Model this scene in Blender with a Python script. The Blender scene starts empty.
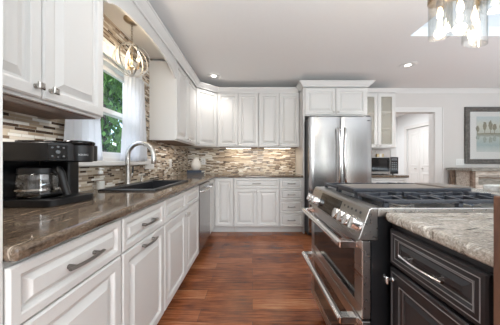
import bpy, bmesh, math, random
from mathutils import Vector, Matrix, Euler
R = math.radians
PI = math.pi
random.seed(7)
scn = bpy.context.scene
COL = scn.collection

# ------------------------------------------------------------------ camera
H = 1.12                                    # camera height
cam_d = bpy.data.cameras.new('camera')
cam = bpy.data.objects.new('camera', cam_d)
COL.objects.link(cam)
cam.location = (0, 0, H)
cam.rotation_euler = (R(90), 0, 0)
cam_d.sensor_width = 36
cam_d.lens = 214 / 500 * 36
cam_d.shift_x = -0.0048
cam_d.shift_y = -0.001
cam_d.clip_start = 0.02
scn.camera = cam

# ------------------------------------------------------------------ exposure, world
vs = scn.view_settings
vs.view_transform = 'Standard'
vs.look = 'None'
vs.gamma = 1
vs.use_curve_mapping = False
vs.exposure = 0.33
world = bpy.data.worlds.new('sky')
scn.world = world
world.use_nodes = True
wn = world.node_tree.nodes
wl = world.node_tree.links
sky = wn.new('ShaderNodeTexSky')
sky.sky_type = 'NISHITA'
sky.sun_disc = False
sky.sun_elevation = R(58)
sky.sun_rotation = R(150)
sky.air_density = 1.0
sky.dust_density = 1.0
wl.new(sky.outputs[0], wn['Background'].inputs[0])
wn['Background'].inputs[1].default_value = 0.45


def area(name, loc, rot, sx, sy, power, color=(1, 1, 1), spread=None):
    d = bpy.data.lights.new(name, 'AREA')
    d.shape = 'RECTANGLE'
    d.size = sx
    d.size_y = sy
    d.energy = power
    d.color = color
    if spread:
        d.spread = spread
    o = bpy.data.objects.new(name, d)
    COL.objects.link(o)
    o.location = loc
    o.rotation_euler = rot
    return o


# daylight through sink window and skylight, plus added fill from unseen lamps
area('rear_fill', (0.3, -3.1, 1.35), (R(90), 0, 0), 1.2, 1.9, 75, (0.93, 0.97, 1.0))  # unseen panel added as frontal fill for the back cabinets
area('rear_streak_fill', (3.0, -3.1, 1.15), (R(90), 0, 0), 0.45, 2.0, 9, (0.95, 0.98, 1.0))  # unseen panel added to draw a bright streak on the fridge
area('sink_window_daylight', (-2.3, 1.87, 3.0), (R(50), 0, R(-90)), 1.4, 1.2, 90, (0.92, 0.97, 1.0))
area('skylight_daylight', (2.35, 1.6, 3.6), (0, 0, 0), 1.1, 1.1, 5, (0.72, 0.9, 1.0))
area('hall_fill', (3.1, 5.2, 2.42), (0, 0, 0), 0.8, 0.8, 36, (0.95, 0.98, 1.0))  # unseen lamp added to brighten the room beyond the doorway
area('under_cabinet_glow', (-1.06, 0.9, 1.355), (0, R(-12), 0), 0.06, 0.5, 1.2, (1.0, 0.95, 0.88))  # no fixture; added to brighten the mosaic near the coffee maker
area('under_cabinet_glow', (-1.06, 2.9, 1.355), (0, R(-12), 0), 0.06, 0.6, 1.2, (1.0, 0.93, 0.84))  # no fixture; added to brighten the mosaic before the corner
# unseen upward panels behind and beside the camera, added to brighten the ceiling
area('ceiling_uplight_fill', (2.2, -1.36, 0.9), (R(180), 0, 0), 4.8, 2.6, 225, (0.77, 0.905, 1.0))
area('ceiling_uplight_fill', (4.6, 0.9, 0.9), (R(180), 0, 0), 2.2, 2.2, 40, (0.77, 0.905, 1.0))

# ------------------------------------------------------------------ materials


def nt(name):
    m = bpy.data.materials.new(name)
    m.use_nodes = True
    return m, m.node_tree.nodes, m.node_tree.links, m.node_tree.nodes['Principled BSDF']


def plain(name, col, rough=0.5, metal=0.0, coat=0.0, noise=0.03, scale=12.0, spec=None, stretch=None, bump=0.0):
    """base colour with a little procedural variation"""
    m, n, l, b = nt(name)
    tc = n.new('ShaderNodeTexCoord')
    mp = n.new('ShaderNodeMapping')
    if stretch:
        mp.inputs['Scale'].default_value = stretch
    tx = n.new('ShaderNodeTexNoise')
    tx.inputs['Scale'].default_value = scale
    tx.inputs['Detail'].default_value = 4
    l.new(tc.outputs['Object'], mp.inputs[0])
    l.new(mp.outputs[0], tx.inputs['Vector'])
    mx = n.new('ShaderNodeMix')
    mx.data_type = 'RGBA'
    lo = tuple(max(0, c * (1 - noise)) for c in col) + (1,)
    hi = tuple(min(1, c * (1 + noise)) for c in col) + (1,)
    mx.inputs[6].default_value = lo
    mx.inputs[7].default_value = hi
    l.new(tx.outputs['Fac'], mx.inputs[0])
    l.new(mx.outputs[2], b.inputs['Base Color'])
    b.inputs['Roughness'].default_value = rough
    b.inputs['Metallic'].default_value = metal
    b.inputs['Coat Weight'].default_value = coat
    if spec is not None:
        b.inputs['Specular IOR Level'].default_value = spec
    if bump:
        bp = n.new('ShaderNodeBump')
        bp.inputs['Strength'].default_value = bump
        bp.inputs['Distance'].default_value = 0.002
        l.new(tx.outputs['Fac'], bp.inputs['Height'])
        l.new(bp.outputs[0], b.inputs['Normal'])
    return m


def emit(name, col, strength):
    m, n, l, b = nt(name)
    b.inputs['Base Color'].default_value = col + (1,)
    b.inputs['Emission Color'].default_value = col + (1,)
    b.inputs['Emission Strength'].default_value = strength
    return m


def mathn(n, l, op, a, b=None):
    x = n.new('ShaderNodeMath')
    x.operation = op
    for i, v in enumerate((a, b)):
        if v is None:
            continue
        if isinstance(v, (int, float)):
            x.inputs[i].default_value = v
        else:
            l.new(v, x.inputs[i])
    return x.outputs[0]


def thin_glass(name, tint=(1, 1, 1), refl=0.04):
    m, n, l, b = nt(name)
    n.remove(b)
    out = n['Material Output']
    tr = n.new('ShaderNodeBsdfTransparent')
    tr.inputs[0].default_value = tint + (1,)
    gl = n.new('ShaderNodeBsdfGlossy')
    gl.inputs['Roughness'].default_value = 0.03
    lw = n.new('ShaderNodeLayerWeight')
    lw.inputs[0].default_value = 0.5
    pw = mathn(n, l, 'POWER', lw.outputs['Facing'], 5)
    ad = mathn(n, l, 'ADD', mathn(n, l, 'MULTIPLY', pw, 0.6), refl)
    mx = n.new('ShaderNodeMixShader')
    l.new(ad, mx.inputs[0])
    l.new(tr.outputs[0], mx.inputs[1])
    l.new(gl.outputs[0], mx.inputs[2])
    l.new(mx.outputs[0], out.inputs[0])
    return m


def ramp(n, stops, interp='LINEAR'):
    r = n.new('ShaderNodeValToRGB')
    r.color_ramp.interpolation = interp
    e = r.color_ramp.elements
    while len(e) < len(stops):
        e.new(0.5)
    for i, (p, c) in enumerate(stops):
        e[i].position = p
        e[i].color = tuple(c) + (1,)
    return r


def mosaic(name, axis):
    """linear glass-and-stone mosaic: thin strips of random length and colour"""
    m, n, l, b = nt(name)
    tc = n.new('ShaderNodeTexCoord')
    sp = n.new('ShaderNodeSeparateXYZ')
    l.new(tc.outputs['Object'], sp.inputs[0])
    u = sp.outputs[axis]
    rowf = mathn(n, l, 'DIVIDE', sp.outputs[2], 0.0158)
    row = mathn(n, l, 'FLOOR', rowf)
    wn1 = n.new('ShaderNodeTexWhiteNoise')
    wn1.noise_dimensions = '1D'
    l.new(row, wn1.inputs['W'])
    r1 = wn1.outputs['Value']
    width = mathn(n, l, 'ADD', mathn(n, l, 'MULTIPLY', r1, 0.085), 0.05)
    uu = mathn(n, l, 'ADD', mathn(n, l, 'ADD', u, 20.0), mathn(n, l, 'MULTIPLY', r1, 7.31))
    cf = mathn(n, l, 'DIVIDE', uu, width)
    cell = mathn(n, l, 'FLOOR', cf)
    cb = n.new('ShaderNodeCombineXYZ')
    l.new(cell, cb.inputs[0])
    l.new(row, cb.inputs[1])
    wn2 = n.new('ShaderNodeTexWhiteNoise')
    wn2.noise_dimensions = '2D'
    l.new(cb.outputs[0], wn2.inputs['Vector'])
    rv = wn2.outputs['Value']
    cr = ramp(n, [(0.0, (0.07, 0.04, 0.025)), (0.13, (0.22, 0.145, 0.09)), (0.30, (0.42, 0.32, 0.22)),
                  (0.48, (0.58, 0.49, 0.38)), (0.64, (0.34, 0.26, 0.19)), (0.75, (0.72, 0.65, 0.55)),
                  (0.88, (0.84, 0.81, 0.76))], 'CONSTANT')
    l.new(rv, cr.inputs[0])
    nz = n.new('ShaderNodeTexNoise')
    nz.inputs['Scale'].default_value = 60
    l.new(tc.outputs['Object'], nz.inputs['Vector'])
    mxn = n.new('ShaderNodeMix')
    mxn.data_type = 'RGBA'
    mxn.blend_type = 'MULTIPLY'
    mxn.inputs[0].default_value = 0.1
    l.new(cr.outputs[0], mxn.inputs[6])
    l.new(nz.outputs['Color'], mxn.inputs[7])
    # grout
    fr_v = mathn(n, l, 'FRACT', rowf)
    fr_u = mathn(n, l, 'MULTIPLY', mathn(n, l, 'FRACT', cf), width)
    gv = mathn(n, l, 'LESS_THAN', fr_v, 0.11)
    gu = mathn(n, l, 'LESS_THAN', fr_u, 0.002)
    g = mathn(n, l, 'MAXIMUM', gv, gu)
    mx = n.new('ShaderNodeMix')
    mx.data_type = 'RGBA'
    l.new(g, mx.inputs[0])
    l.new(mxn.outputs[2], mx.inputs[6])
    mx.inputs[7].default_value = (0.50, 0.45, 0.38, 1)
    l.new(mx.outputs[2], b.inputs['Base Color'])
    rg = mathn(n, l, 'ADD', mathn(n, l, 'MULTIPLY', wn2.outputs['Value'], 0.35), 0.18)
    l.new(rg, b.inputs['Roughness'])
    bp = n.new('ShaderNodeBump')
    bp.inputs['Strength'].default_value = 0.4
    bp.inputs['Distance'].default_value = 0.002
    bp.invert = True
    l.new(g, bp.inputs['Height'])
    l.new(bp.outputs[0], b.inputs['Normal'])
    return m


def granite(name, stretch, dark, mid, light, rough=0.1):
    m, n, l, b = nt(name)
    tc = n.new('ShaderNodeTexCoord')
    mp = n.new('ShaderNodeMapping')
    mp.inputs['Scale'].default_value = stretch
    mp.inputs['Rotation'].default_value = (0, 0, R(8))
    l.new(tc.outputs['Object'], mp.inputs[0])
    n1 = n.new('ShaderNodeTexNoise')
    n1.inputs['Scale'].default_value = 5
    n1.inputs['Detail'].default_value = 9
    n1.inputs['Roughness'].default_value = 0.68
    n1.inputs['Distortion'].default_value = 0.5
    l.new(mp.outputs[0], n1.inputs['Vector'])
    n2 = n.new('ShaderNodeTexNoise')
    n2.inputs['Scale'].default_value = 130
    n2.inputs['Detail'].default_value = 4
    l.new(tc.outputs['Object'], n2.inputs['Vector'])
    c1 = ramp(n, [(0.36, dark), (0.47, mid), (0.55, tuple(x * 0.7 for x in mid)), (0.64, light)])
    l.new(n1.outputs['Fac'], c1.inputs[0])
    c2 = ramp(n, [(0.38, (0.35, 0.33, 0.31)), (0.55, (0.85, 0.85, 0.85)), (0.7, (1.0, 1.0, 1.0))])
    l.new(n2.outputs['Fac'], c2.inputs[0])
    mx = n.new('ShaderNodeMix')
    mx.data_type = 'RGBA'
    mx.blend_type = 'MULTIPLY'
    mx.inputs[0].default_value = 0.55
    l.new(c1.outputs[0], mx.inputs[6])
    l.new(c2.outputs[0], mx.inputs[7])
    l.new(mx.outputs[2], b.inputs['Base Color'])
    b.inputs['Roughness'].default_value = rough
    return m


def hardwood(name):
    m, n, l, b = nt(name)
    tc = n.new('ShaderNodeTexCoord')
    br = n.new('ShaderNodeTexBrick')
    br.inputs['Color1'].default_value = (0, 0, 0, 1)
    br.inputs['Color2'].default_value = (1, 1, 1, 1)
    br.inputs['Mortar'].default_value = (0.5, 0.5, 0.5, 1)
    br.inputs['Scale'].default_value = 1
    br.inputs['Mortar Size'].default_value = 0.0012
    br.inputs['Brick Width'].default_value = 1.05
    br.inputs['Row Height'].default_value = 0.125
    br.offset = 0.37
    l.new(tc.outputs['Object'], br.inputs['Vector'])
    mp = n.new('ShaderNodeMapping')
    mp.inputs['Scale'].default_value = (1.4, 20, 1)
    l.new(tc.outputs['Object'], mp.inputs[0])
    ns = n.new('ShaderNodeTexNoise')
    ns.inputs['Scale'].default_value = 3.2
    ns.inputs['Detail'].default_value = 8
    ns.inputs['Roughness'].default_value = 0.65
    l.new(mp.outputs[0], ns.inputs['Vector'])
    ns2 = n.new('ShaderNodeTexNoise')
    ns2.inputs['Scale'].default_value = 5
    ns2.inputs['Detail'].default_value = 5
    l.new(tc.outputs['Object'], ns2.inputs['Vector'])
    a = mathn(n, l, 'ADD', mathn(n, l, 'MULTIPLY', ns.outputs['Fac'], 0.75),
              mathn(n, l, 'MULTIPLY', br.outputs['Color'], 0.16))
    a = mathn(n, l, 'ADD', a, mathn(n, l, 'MULTIPLY', ns2.outputs['Fac'], 0.22))
    cr = ramp(n, [(0.36, (0.03, 0.010, 0.005)), (0.48, (0.17, 0.049, 0.018)), (0.60, (0.31, 0.100, 0.038)),
                  (0.74, (0.46, 0.21, 0.10))])
    l.new(a, cr.inputs[0])
    mx = n.new('ShaderNodeMix')
    mx.data_type = 'RGBA'
    l.new(br.outputs['Fac'], mx.inputs[0])
    l.new(cr.outputs[0], mx.inputs[6])
    mx.inputs[7].default_value = (0.03, 0.012, 0.006, 1)
    l.new(mx.outputs[2], b.inputs['Base Color'])
    rr = mathn(n, l, 'ADD', mathn(n, l, 'MULTIPLY', ns2.outputs['Fac'], 0.2), 0.13)
    l.new(rr, b.inputs['Roughness'])
    bp = n.new('ShaderNodeBump')
    bp.inputs['Strength'].default_value = 0.25
    bp.inputs['Distance'].default_value = 0.003
    l.new(ns.outputs['Fac'], bp.inputs['Height'])
    l.new(bp.outputs[0], b.inputs['Normal'])
    return m


def weathered(name, c1, c2, c3, axis_scale=(2, 14, 14)):
    m, n, l, b = nt(name)
    tc = n.new('ShaderNodeTexCoord')
    mp = n.new('ShaderNodeMapping')
    mp.inputs['Scale'].default_value = axis_scale
    l.new(tc.outputs['Object'], mp.inputs[0])
    ns = n.new('ShaderNodeTexNoise')
    ns.inputs['Scale'].default_value = 3
    ns.inputs['Detail'].default_value = 8
    ns.inputs['Roughness'].default_value = 0.7
    l.new(mp.outputs[0], ns.inputs['Vector'])
    cr = ramp(n, [(0.33, c1), (0.5, c2), (0.66, c3)])
    l.new(ns.outputs['Fac'], cr.inputs[0])
    l.new(cr.outputs[0], b.inputs['Base Color'])
    b.inputs['Roughness'].default_value = 0.55
    bp = n.new('ShaderNodeBump')
    bp.inputs['Strength'].default_value = 0.3
    bp.inputs['Distance'].default_value = 0.003
    l.new(ns.outputs['Fac'], bp.inputs['Height'])
    l.new(bp.outputs[0], b.inputs['Normal'])
    return m


def brushed(name, col, rough, scale):
    m, n, l, b = nt(name)
    tc = n.new('ShaderNodeTexCoord')
    mp = n.new('ShaderNodeMapping')
    mp.inputs['Scale'].default_value = scale
    l.new(tc.outputs['Object'], mp.inputs[0])
    ns = n.new('ShaderNodeTexNoise')
    ns.inputs['Scale'].default_value = 6
    ns.inputs['Detail'].default_value = 6
    l.new(mp.outputs[0], ns.inputs['Vector'])
    rr = mathn(n, l, 'ADD', mathn(n, l, 'MULTIPLY', ns.outputs['Fac'], 0.06), rough - 0.03)
    l.new(rr, b.inputs['Roughness'])
    b.inputs['Base Color'].default_value = col + (1,)
    b.inputs['Metallic'].default_value = 1
    return m


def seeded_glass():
    m, n, l, b = nt('seeded_glass_painted_glow')
    b.inputs['Base Color'].default_value = (0.70, 0.66, 0.56, 1)  # cream tone stands in for the light inside the cabinet
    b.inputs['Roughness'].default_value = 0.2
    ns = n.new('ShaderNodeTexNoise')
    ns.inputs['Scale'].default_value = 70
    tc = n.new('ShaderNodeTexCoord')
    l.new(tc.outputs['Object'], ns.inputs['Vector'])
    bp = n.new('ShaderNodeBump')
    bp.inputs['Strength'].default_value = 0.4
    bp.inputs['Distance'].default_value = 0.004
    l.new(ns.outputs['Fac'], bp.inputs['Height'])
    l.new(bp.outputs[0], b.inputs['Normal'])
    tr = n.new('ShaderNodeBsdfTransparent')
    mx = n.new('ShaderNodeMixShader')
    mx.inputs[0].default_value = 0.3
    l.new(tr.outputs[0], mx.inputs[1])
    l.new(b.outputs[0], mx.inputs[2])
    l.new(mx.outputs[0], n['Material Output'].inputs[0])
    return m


WHITE = plain('white_cabinet_paint', (0.67, 0.655, 0.632), 0.32, noise=0.01)
WALL = plain('warm_white_wall_paint', (0.64, 0.615, 0.59), 0.85, noise=0.015)
REARW = plain('taupe_wall_paint', (0.30, 0.27, 0.24), 0.85)  # unseen rear wall, darkened to soften its reflection in the fridge
CEIL = plain('ceiling_paint', (0.84, 0.83, 0.815), 0.9, noise=0.015, scale=40)
TRIM = plain('white_trim_paint', (0.73, 0.72, 0.70), 0.4, noise=0.01)
HALLW = plain('hall_wall_paint', (0.80, 0.81, 0.81), 0.85, noise=0.01)
FLOOR = hardwood('red_brown_hardwood')
TILE_L = mosaic('mosaic_left', 1)
TILE_B = mosaic('mosaic_back', 0)
GRAN = granite('brown_granite', (9, 1.2, 4), (0.045, 0.03, 0.021), (0.20, 0.143, 0.10), (0.44, 0.36, 0.28), 0.09)
GRAN_I = granite('granite_pale_sheen', (2.2, 7, 4), (0.20, 0.16, 0.13), (0.56, 0.50, 0.43), (0.80, 0.76, 0.69), 0.12)  # paler island copy: reflections on the granite put into its colour
STEEL = brushed('stainless_steel', (0.36, 0.35, 0.345), 0.24, (14, 14, 0.4))
STEEL_H = brushed('stainless_steel_horizontal', (0.40, 0.385, 0.37), 0.28, (9, 0.4, 9))
NICKEL = brushed('brushed_nickel', (0.54, 0.515, 0.485), 0.28, (8, 8, 8))
PULLM = brushed('dark_nickel', (0.25, 0.235, 0.22), 0.3, (8, 8, 8))
CHROME = brushed('polished_steel', (0.80, 0.79, 0.78), 0.12, (8, 8, 8))
DKSIDE = plain('dark_grey_enamel', (0.06, 0.06, 0.065), 0.4)
BLACKW = plain('espresso_paint', (0.016, 0.0135, 0.0145), 0.33, coat=0.1, noise=0.2)
BEAD = plain('rubbed_edge', (0.20, 0.185, 0.185), 0.4)
BLACKP = plain('black_plastic', (0.006, 0.006, 0.007), 0.36, noise=0.05)
BLACKG = plain('black_gloss', (0.008, 0.008, 0.009), 0.08, noise=0.05)
IRON = plain('cast_iron', (0.028, 0.031, 0.040), 0.36, noise=0.2, scale=60, bump=0.2)
GRIDDLE = plain('griddle_plate', (0.15, 0.125, 0.105), 0.35, noise=0.15)
SINKM = plain('black_composite', (0.009, 0.010, 0.013), 0.5, noise=0.25, scale=150)
DKGLASS = plain('dark_oven_glass', (0.01, 0.009, 0.009), 0.06, noise=0.05)
BROWNW = weathered('cabinet_underside_wood', (0.08, 0.04, 0.025), (0.15, 0.08, 0.05), (0.2, 0.11, 0.07))
POSTW = weathered('red_brown_post_wood', (0.075, 0.033, 0.02), (0.125, 0.058, 0.034), (0.18, 0.088, 0.052), (14, 14, 2))
WEATH = weathered('grey_weathered_wood', (0.12, 0.11, 0.09), (0.27, 0.26, 0.225), (0.42, 0.40, 0.36))
LEDGE = weathered('grey_blue_worn_wood', (0.26, 0.22, 0.18), (0.42, 0.43, 0.41), (0.56, 0.58, 0.57))
CREAM = weathered('cream_worn_wood', (0.32, 0.25, 0.19), (0.62, 0.57, 0.5), (0.75, 0.71, 0.65))
BRNLEG = weathered('brown_worn_wood', (0.10, 0.06, 0.04), (0.2, 0.14, 0.1), (0.3, 0.23, 0.18))
FRAMEW = weathered('grey_brown_frame', (0.055, 0.05, 0.044), (0.105, 0.097, 0.088), (0.16, 0.15, 0.135), (9, 9, 9))
MATB = plain('mat_board', (0.62, 0.62, 0.60), 0.8, noise=0.01)
GLASS = thin_glass('clear_glass')
PANE = thin_glass('window_glass', refl=0.02)
SKYPANE = thin_glass('skylight_dimming_glass', (0.30, 0.46, 0.54), refl=0.02)  # tint added to dim and blue the light in the shaft
CARAFE = thin_glass('carafe_glass', refl=0.16)
SHADEG = thin_glass('shade_glass', (0.93, 0.93, 0.92), 0.13)
CURT = None
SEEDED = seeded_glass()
BULB = emit('warm_bulb', (1.0, 0.84, 0.62), 3)
LEDW = emit('warm_led', (1.0, 0.9, 0.74), 4)
CANL = emit('can_light', (1.0, 0.95, 0.88), 7)
CERAM = plain('cream_ceramic', (0.74, 0.70, 0.64), 0.35, noise=0.04)
BOOKB = plain('dark_blue_cloth', (0.035, 0.05, 0.085), 0.55, noise=0.2)
BOOKG = plain('dark_grey_cloth', (0.06, 0.06, 0.065), 0.5, noise=0.2)
PLATE = plain('switch_plate_white', (0.80, 0.79, 0.77), 0.35)
BRASS = brushed('aged_brass', (0.36, 0.28, 0.19), 0.3, (8, 8, 8))
SILVER = brushed('silver_band', (0.55, 0.52, 0.48), 0.35, (8, 8, 8))
BARK = plain('bark', (0.07, 0.05, 0.035), 0.9, noise=0.4)
GRASS = plain('lawn', (0.10, 0.17, 0.05), 0.95, noise=0.5, scale=3)
CARD = plain('tan_card', (0.55, 0.43, 0.25), 0.7)
BOXG = plain('grey_box', (0.30, 0.28, 0.26), 0.6, noise=0.2)


def curtain_mat():
    m, n, l, b = nt('white_sheer_curtain')
    b.inputs['Base Color'].default_value = (0.86, 0.87, 0.89, 1)
    b.inputs['Roughness'].default_value = 0.9
    out = n['Material Output']
    tl = n.new('ShaderNodeBsdfTranslucent')
    tl.inputs[0].default_value = (0.86, 0.87, 0.9, 1)
    wv = n.new('ShaderNodeTexNoise')
    wv.inputs['Scale'].default_value = 300
    bp = n.new('ShaderNodeBump')
    bp.inputs['Strength'].default_value = 0.1
    l.new(wv.outputs['Fac'], bp.inputs['Height'])
    l.new(bp.outputs[0], b.inputs['Normal'])
    mx = n.new('ShaderNodeMixShader')
    mx.inputs[0].default_value = 0.5
    l.new(b.outputs[0], mx.inputs[1])
    l.new(tl.outputs[0], mx.inputs[2])
    l.new(mx.outputs[0], out.inputs[0])
    return m


CURT = curtain_mat()


def leaf_mat(name, a, b_):
    m, n, l, b = nt(name)
    oi = n.new('ShaderNodeNewGeometry')
    cr = ramp(n, [(0, a), (0.6, b_), (1, tuple(min(1, x * 1.8) for x in b_))])
    l.new(oi.outputs['Random Per Island'], cr.inputs[0])
    l.new(cr.outputs[0], b.inputs['Base Color'])
    b.inputs['Roughness'].default_value = 0.55
    out = n['Material Output']
    tl = n.new('ShaderNodeBsdfTranslucent')
    l.new(cr.outputs[0], tl.inputs[0])
    mx = n.new('ShaderNodeMixShader')
    mx.inputs[0].default_value = 0.4
    l.new(b.outputs[0], mx.inputs[1])
    l.new(tl.outputs[0], mx.inputs[2])
    l.new(mx.outputs[0], out.inputs[0])
    return m


LEAF1 = leaf_mat('leaf_mid', (0.03, 0.09, 0.02), (0.13, 0.27, 0.06))
LEAF2 = leaf_mat('leaf_dark', (0.02, 0.06, 0.03), (0.07, 0.17, 0.07))


def art_mat():
    """a misty lake landscape: pale sky, tree clumps, their reflection, blue-green water"""
    m, n, l, b = nt('lake_landscape_painting')
    tc = n.new('ShaderNodeTexCoord')
    sp = n.new('ShaderNodeSeparateXYZ')
    l.new(tc.outputs['Object'], sp.inputs[0])
    base = ramp(n, [(0.0, (0.50, 0.53, 0.50)), (0.2, (0.30, 0.38, 0.38)), (0.42, (0.40, 0.44, 0.41)),
                    (0.47, (0.22, 0.24, 0.19)), (0.52, (0.40, 0.42, 0.36)), (0.75, (0.52, 0.53, 0.46)),
                    (1.0, (0.42, 0.50, 0.52))])
    zz = mathn(n, l, 'ADD', mathn(n, l, 'DIVIDE', sp.outputs[2], 0.66), 0.5)
    nz = n.new('ShaderNodeTexNoise')
    nz.inputs['Scale'].default_value = 9
    nz.inputs['Detail'].default_value = 6
    l.new(tc.outputs['Object'], nz.inputs['Vector'])
    zw = mathn(n, l, 'ADD', zz, mathn(n, l, 'MULTIPLY', mathn(n, l, 'SUBTRACT', nz.outputs['Fac'], 0.5), 0.12))
    l.new(zw, base.inputs[0])
    l.new(base.outputs[0], b.inputs['Base Color'])
    b.inputs['Roughness'].default_value = 0.6
    return m


ART = art_mat()

# ------------------------------------------------------------------ mesh helpers


class MB:
    def __init__(s):
        s.bm = bmesh.new()

    def poly(s, pts):
        vs_ = [s.bm.verts.new(p) for p in pts]
        return s.bm.faces.new(vs_)

    def box(s, x0, x1, y0, y1, z0, z1):
        v = [s.bm.verts.new(p) for p in ((x0, y0, z0), (x1, y0, z0), (x1, y1, z0), (x0, y1, z0),
                                         (x0, y0, z1), (x1, y0, z1), (x1, y1, z1), (x0, y1, z1))]
        for f in ((3, 2, 1, 0), (4, 5, 6, 7), (0, 1, 5, 4), (1, 2, 6, 5), (2, 3, 7, 6), (3, 0, 4, 7)):
            s.bm.faces.new([v[i] for i in f])
        return s

    def loft(s, rings, cap=True, close=True):
        """rings: lists of equal numbers of points"""
        vr = [[s.bm.verts.new(p) for p in r] for r in rings]
        n = len(vr[0])
        for a, b in zip(vr, vr[1:]):
            for i in range(n if close else n - 1):
                j = (i + 1) % n
                s.bm.faces.new((a[i], a[j], b[j], b[i]))
        if cap:
            s.bm.faces.new(list(reversed(vr[0])))
            s.bm.faces.new(vr[-1])
        return s

    def prism(s, pts, axis, a, b):
        """2-D outline swept along an axis from a to b"""
        def p3(p, t):
            if axis == 'x':
                return (t, p[0], p[1])
            if axis == 'y':
                return (p[0], t, p[1])
            return (p[0], p[1], t)
        return s.loft([[p3(p, a) for p in pts], [p3(p, b) for p in pts]])

    def cyl(s, p0, p1, r0, r1=None, n=16, cap=True):
        r1 = r0 if r1 is None else r1
        p0, p1 = Vector(p0), Vector(p1)
        d = (p1 - p0).normalized()
        up = Vector((0, 0, 1)) if abs(d.z) < 0.9 else Vector((1, 0, 0))
        u = d.cross(up).normalized()
        w = u.cross(d).normalized()
        ring = lambda c, r: [c + (u * math.cos(2 * PI * i / n) + w * math.sin(2 * PI * i / n)) * r for i in range(n)]
        return s.loft([ring(p0, r0), ring(p1, r1)], cap)

    def tube(s, pts, r, n=10, closed=False, flat=None):
        """round tube along a polyline (parallel transport); flat=(w,h) for an elliptical section"""
        P = [Vector(p) for p in pts]
        m = len(P)
        T = []
        for i in range(m):
            a = P[(i - 1) % m] if (closed or i > 0) else P[i]
            b = P[(i + 1) % m] if (closed or i < m - 1) else P[i]
            T.append((b - a).normalized())
        up = Vector((0, 0, 1)) if abs(T[0].z) < 0.9 else Vector((1, 0, 0))
        u = T[0].cross(up).normalized()
        rings = []
        for i in range(m):
            u = (u - T[i] * u.dot(T[i])).normalized()
            w = T[i].cross(u)
            ru, rw = (flat if flat else (r, r))
            if callable(r):
                ru = rw = r(i / (m - 1))
            rings.append([P[i] + u * math.cos(2 * PI * k / n) * ru + w * math.sin(2 * PI * k / n) * rw
                          for k in range(n)])
        if closed:
            rings.append(rings[0])
            vr = [[s.bm.verts.new(p) for p in q] for q in rings[:-1]]
            for a, b in zip(vr, vr[1:] + vr[:1]):
                for i in range(n):
                    j = (i + 1) % n
                    s.bm.faces.new((a[i], a[j], b[j], b[i]))
            return s
        return s.loft(rings)

    def lathe(s, prof, c=(0, 0, 0), n=24):
        cx, cy, cz = c
        rings = []
        for r, z in prof:
            r = max(r, 0.0004)
            rings.append([(cx + r * math.cos(2 * PI * i / n), cy + r * math.sin(2 * PI * i / n), cz + z)
                          for i in range(n)])
        return s.loft(rings)

    def rings_rect(s, x0, x1, z0, z1, prof):
        """concentric rectangles: prof = list of (inset, y); y is depth, front is -y"""
        rings = []
        for ins, y in prof:
            rings.append([(x0 + ins, y, z0 + ins), (x1 - ins, y, z0 + ins), (x1 - ins, y, z1 - ins),
                          (x0 + ins, y, z1 - ins)])
        return s.loft(rings)

    def move(s, M):
        bmesh.ops.transform(s.bm, matrix=M, verts=s.bm.verts)
        return s

    def build(s, name, mat, parent=None, off=None, smooth=False, bevel=0.0, seg=2):
        bm = s.bm
        if off is not None:
            bmesh.ops.translate(bm, verts=bm.verts, vec=-Vector(off))
        bmesh.ops.recalc_face_normals(bm, faces=bm.faces)
        me = bpy.data.meshes.new(name)
        bm.to_mesh(me)
        bm.free()
        me.materials.append(mat)
        o = bpy.data.objects.new(name, me)
        COL.objects.link(o)
        if parent:
            o.parent = parent
        if smooth:
            for p in me.polygons:
                p.use_smooth = True
            try:
                me.set_sharp_from_angle(angle=R(38))
            except Exception:
                pass
        if bevel:
            b = o.modifiers.new('bevel', 'BEVEL')
            b.width = bevel
            b.segments = seg
            b.limit_method = 'ANGLE'
            b.angle_limit = R(35)
        return o


def grid_prism(us, vs_, filled, w0, w1, order):
    """slab of cells; order maps (u,v,w)->xyz.  filled(i,j)->bool"""
    mb = MB()
    bm = mb.bm
    cache = {}

    def vert(i, j, k):
        key = (i, j, k)
        if key not in cache:
            cache[key] = bm.verts.new(order(us[i], vs_[j], (w0, w1)[k]))
        return cache[key]
    nu, nv = len(us) - 1, len(vs_) - 1
    F = lambda i, j: 0 <= i < nu and 0 <= j < nv and filled(i, j)
    for i in range(nu):
        for j in range(nv):
            if not F(i, j):
                continue
            for k in (0, 1):
                bm.faces.new([vert(i, j, k), vert(i + 1, j, k), vert(i + 1, j + 1, k), vert(i, j + 1, k)])
            for (di, dj, a, b) in ((-1, 0, (i, j), (i, j + 1)), (1, 0, (i + 1, j), (i + 1, j + 1)),
                                   (0, -1, (i, j), (i + 1, j)), (0, 1, (i, j + 1), (i + 1, j + 1))):
                if not F(i + di, j + dj):
                    bm.faces.new([vert(*a, 0), vert(*b, 0), vert(*b, 1), vert(*a, 1)])
    return mb


def tag(o, label=None, cat=None, group=None, kind=None):
    if label:
        o['label'] = label
    if cat:
        o['category'] = cat
    if group:
        o['group'] = group
    if kind:
        o['kind'] = kind
    return o


def struct(mb, name, mat, label, cat, **k):
    o = mb.build(name, mat, **k)
    return tag(o, label, cat, kind='structure')


def empty(name, loc, rz, label, cat, group=None, kind=None):
    o = bpy.data.objects.new(name, None)
    o.empty_display_size = 0.1
    COL.objects.link(o)
    o.location = loc
    o.rotation_euler = (0, 0, rz)
    return tag(o, label, cat, group, kind)


# ------------------------------------------------------------------ setting
XL, YB, ZC = -1.2, 3.95, 2.46
XR, YR = 6.0, -3.2
WD = (1.43, 2.22)             # window opening along y
WZ = (1.15, 1.97)
SKX, SKY = (1.676, 3.0), (0.9, 2.276)
DX = (2.63, 3.36)             # doorway

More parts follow.
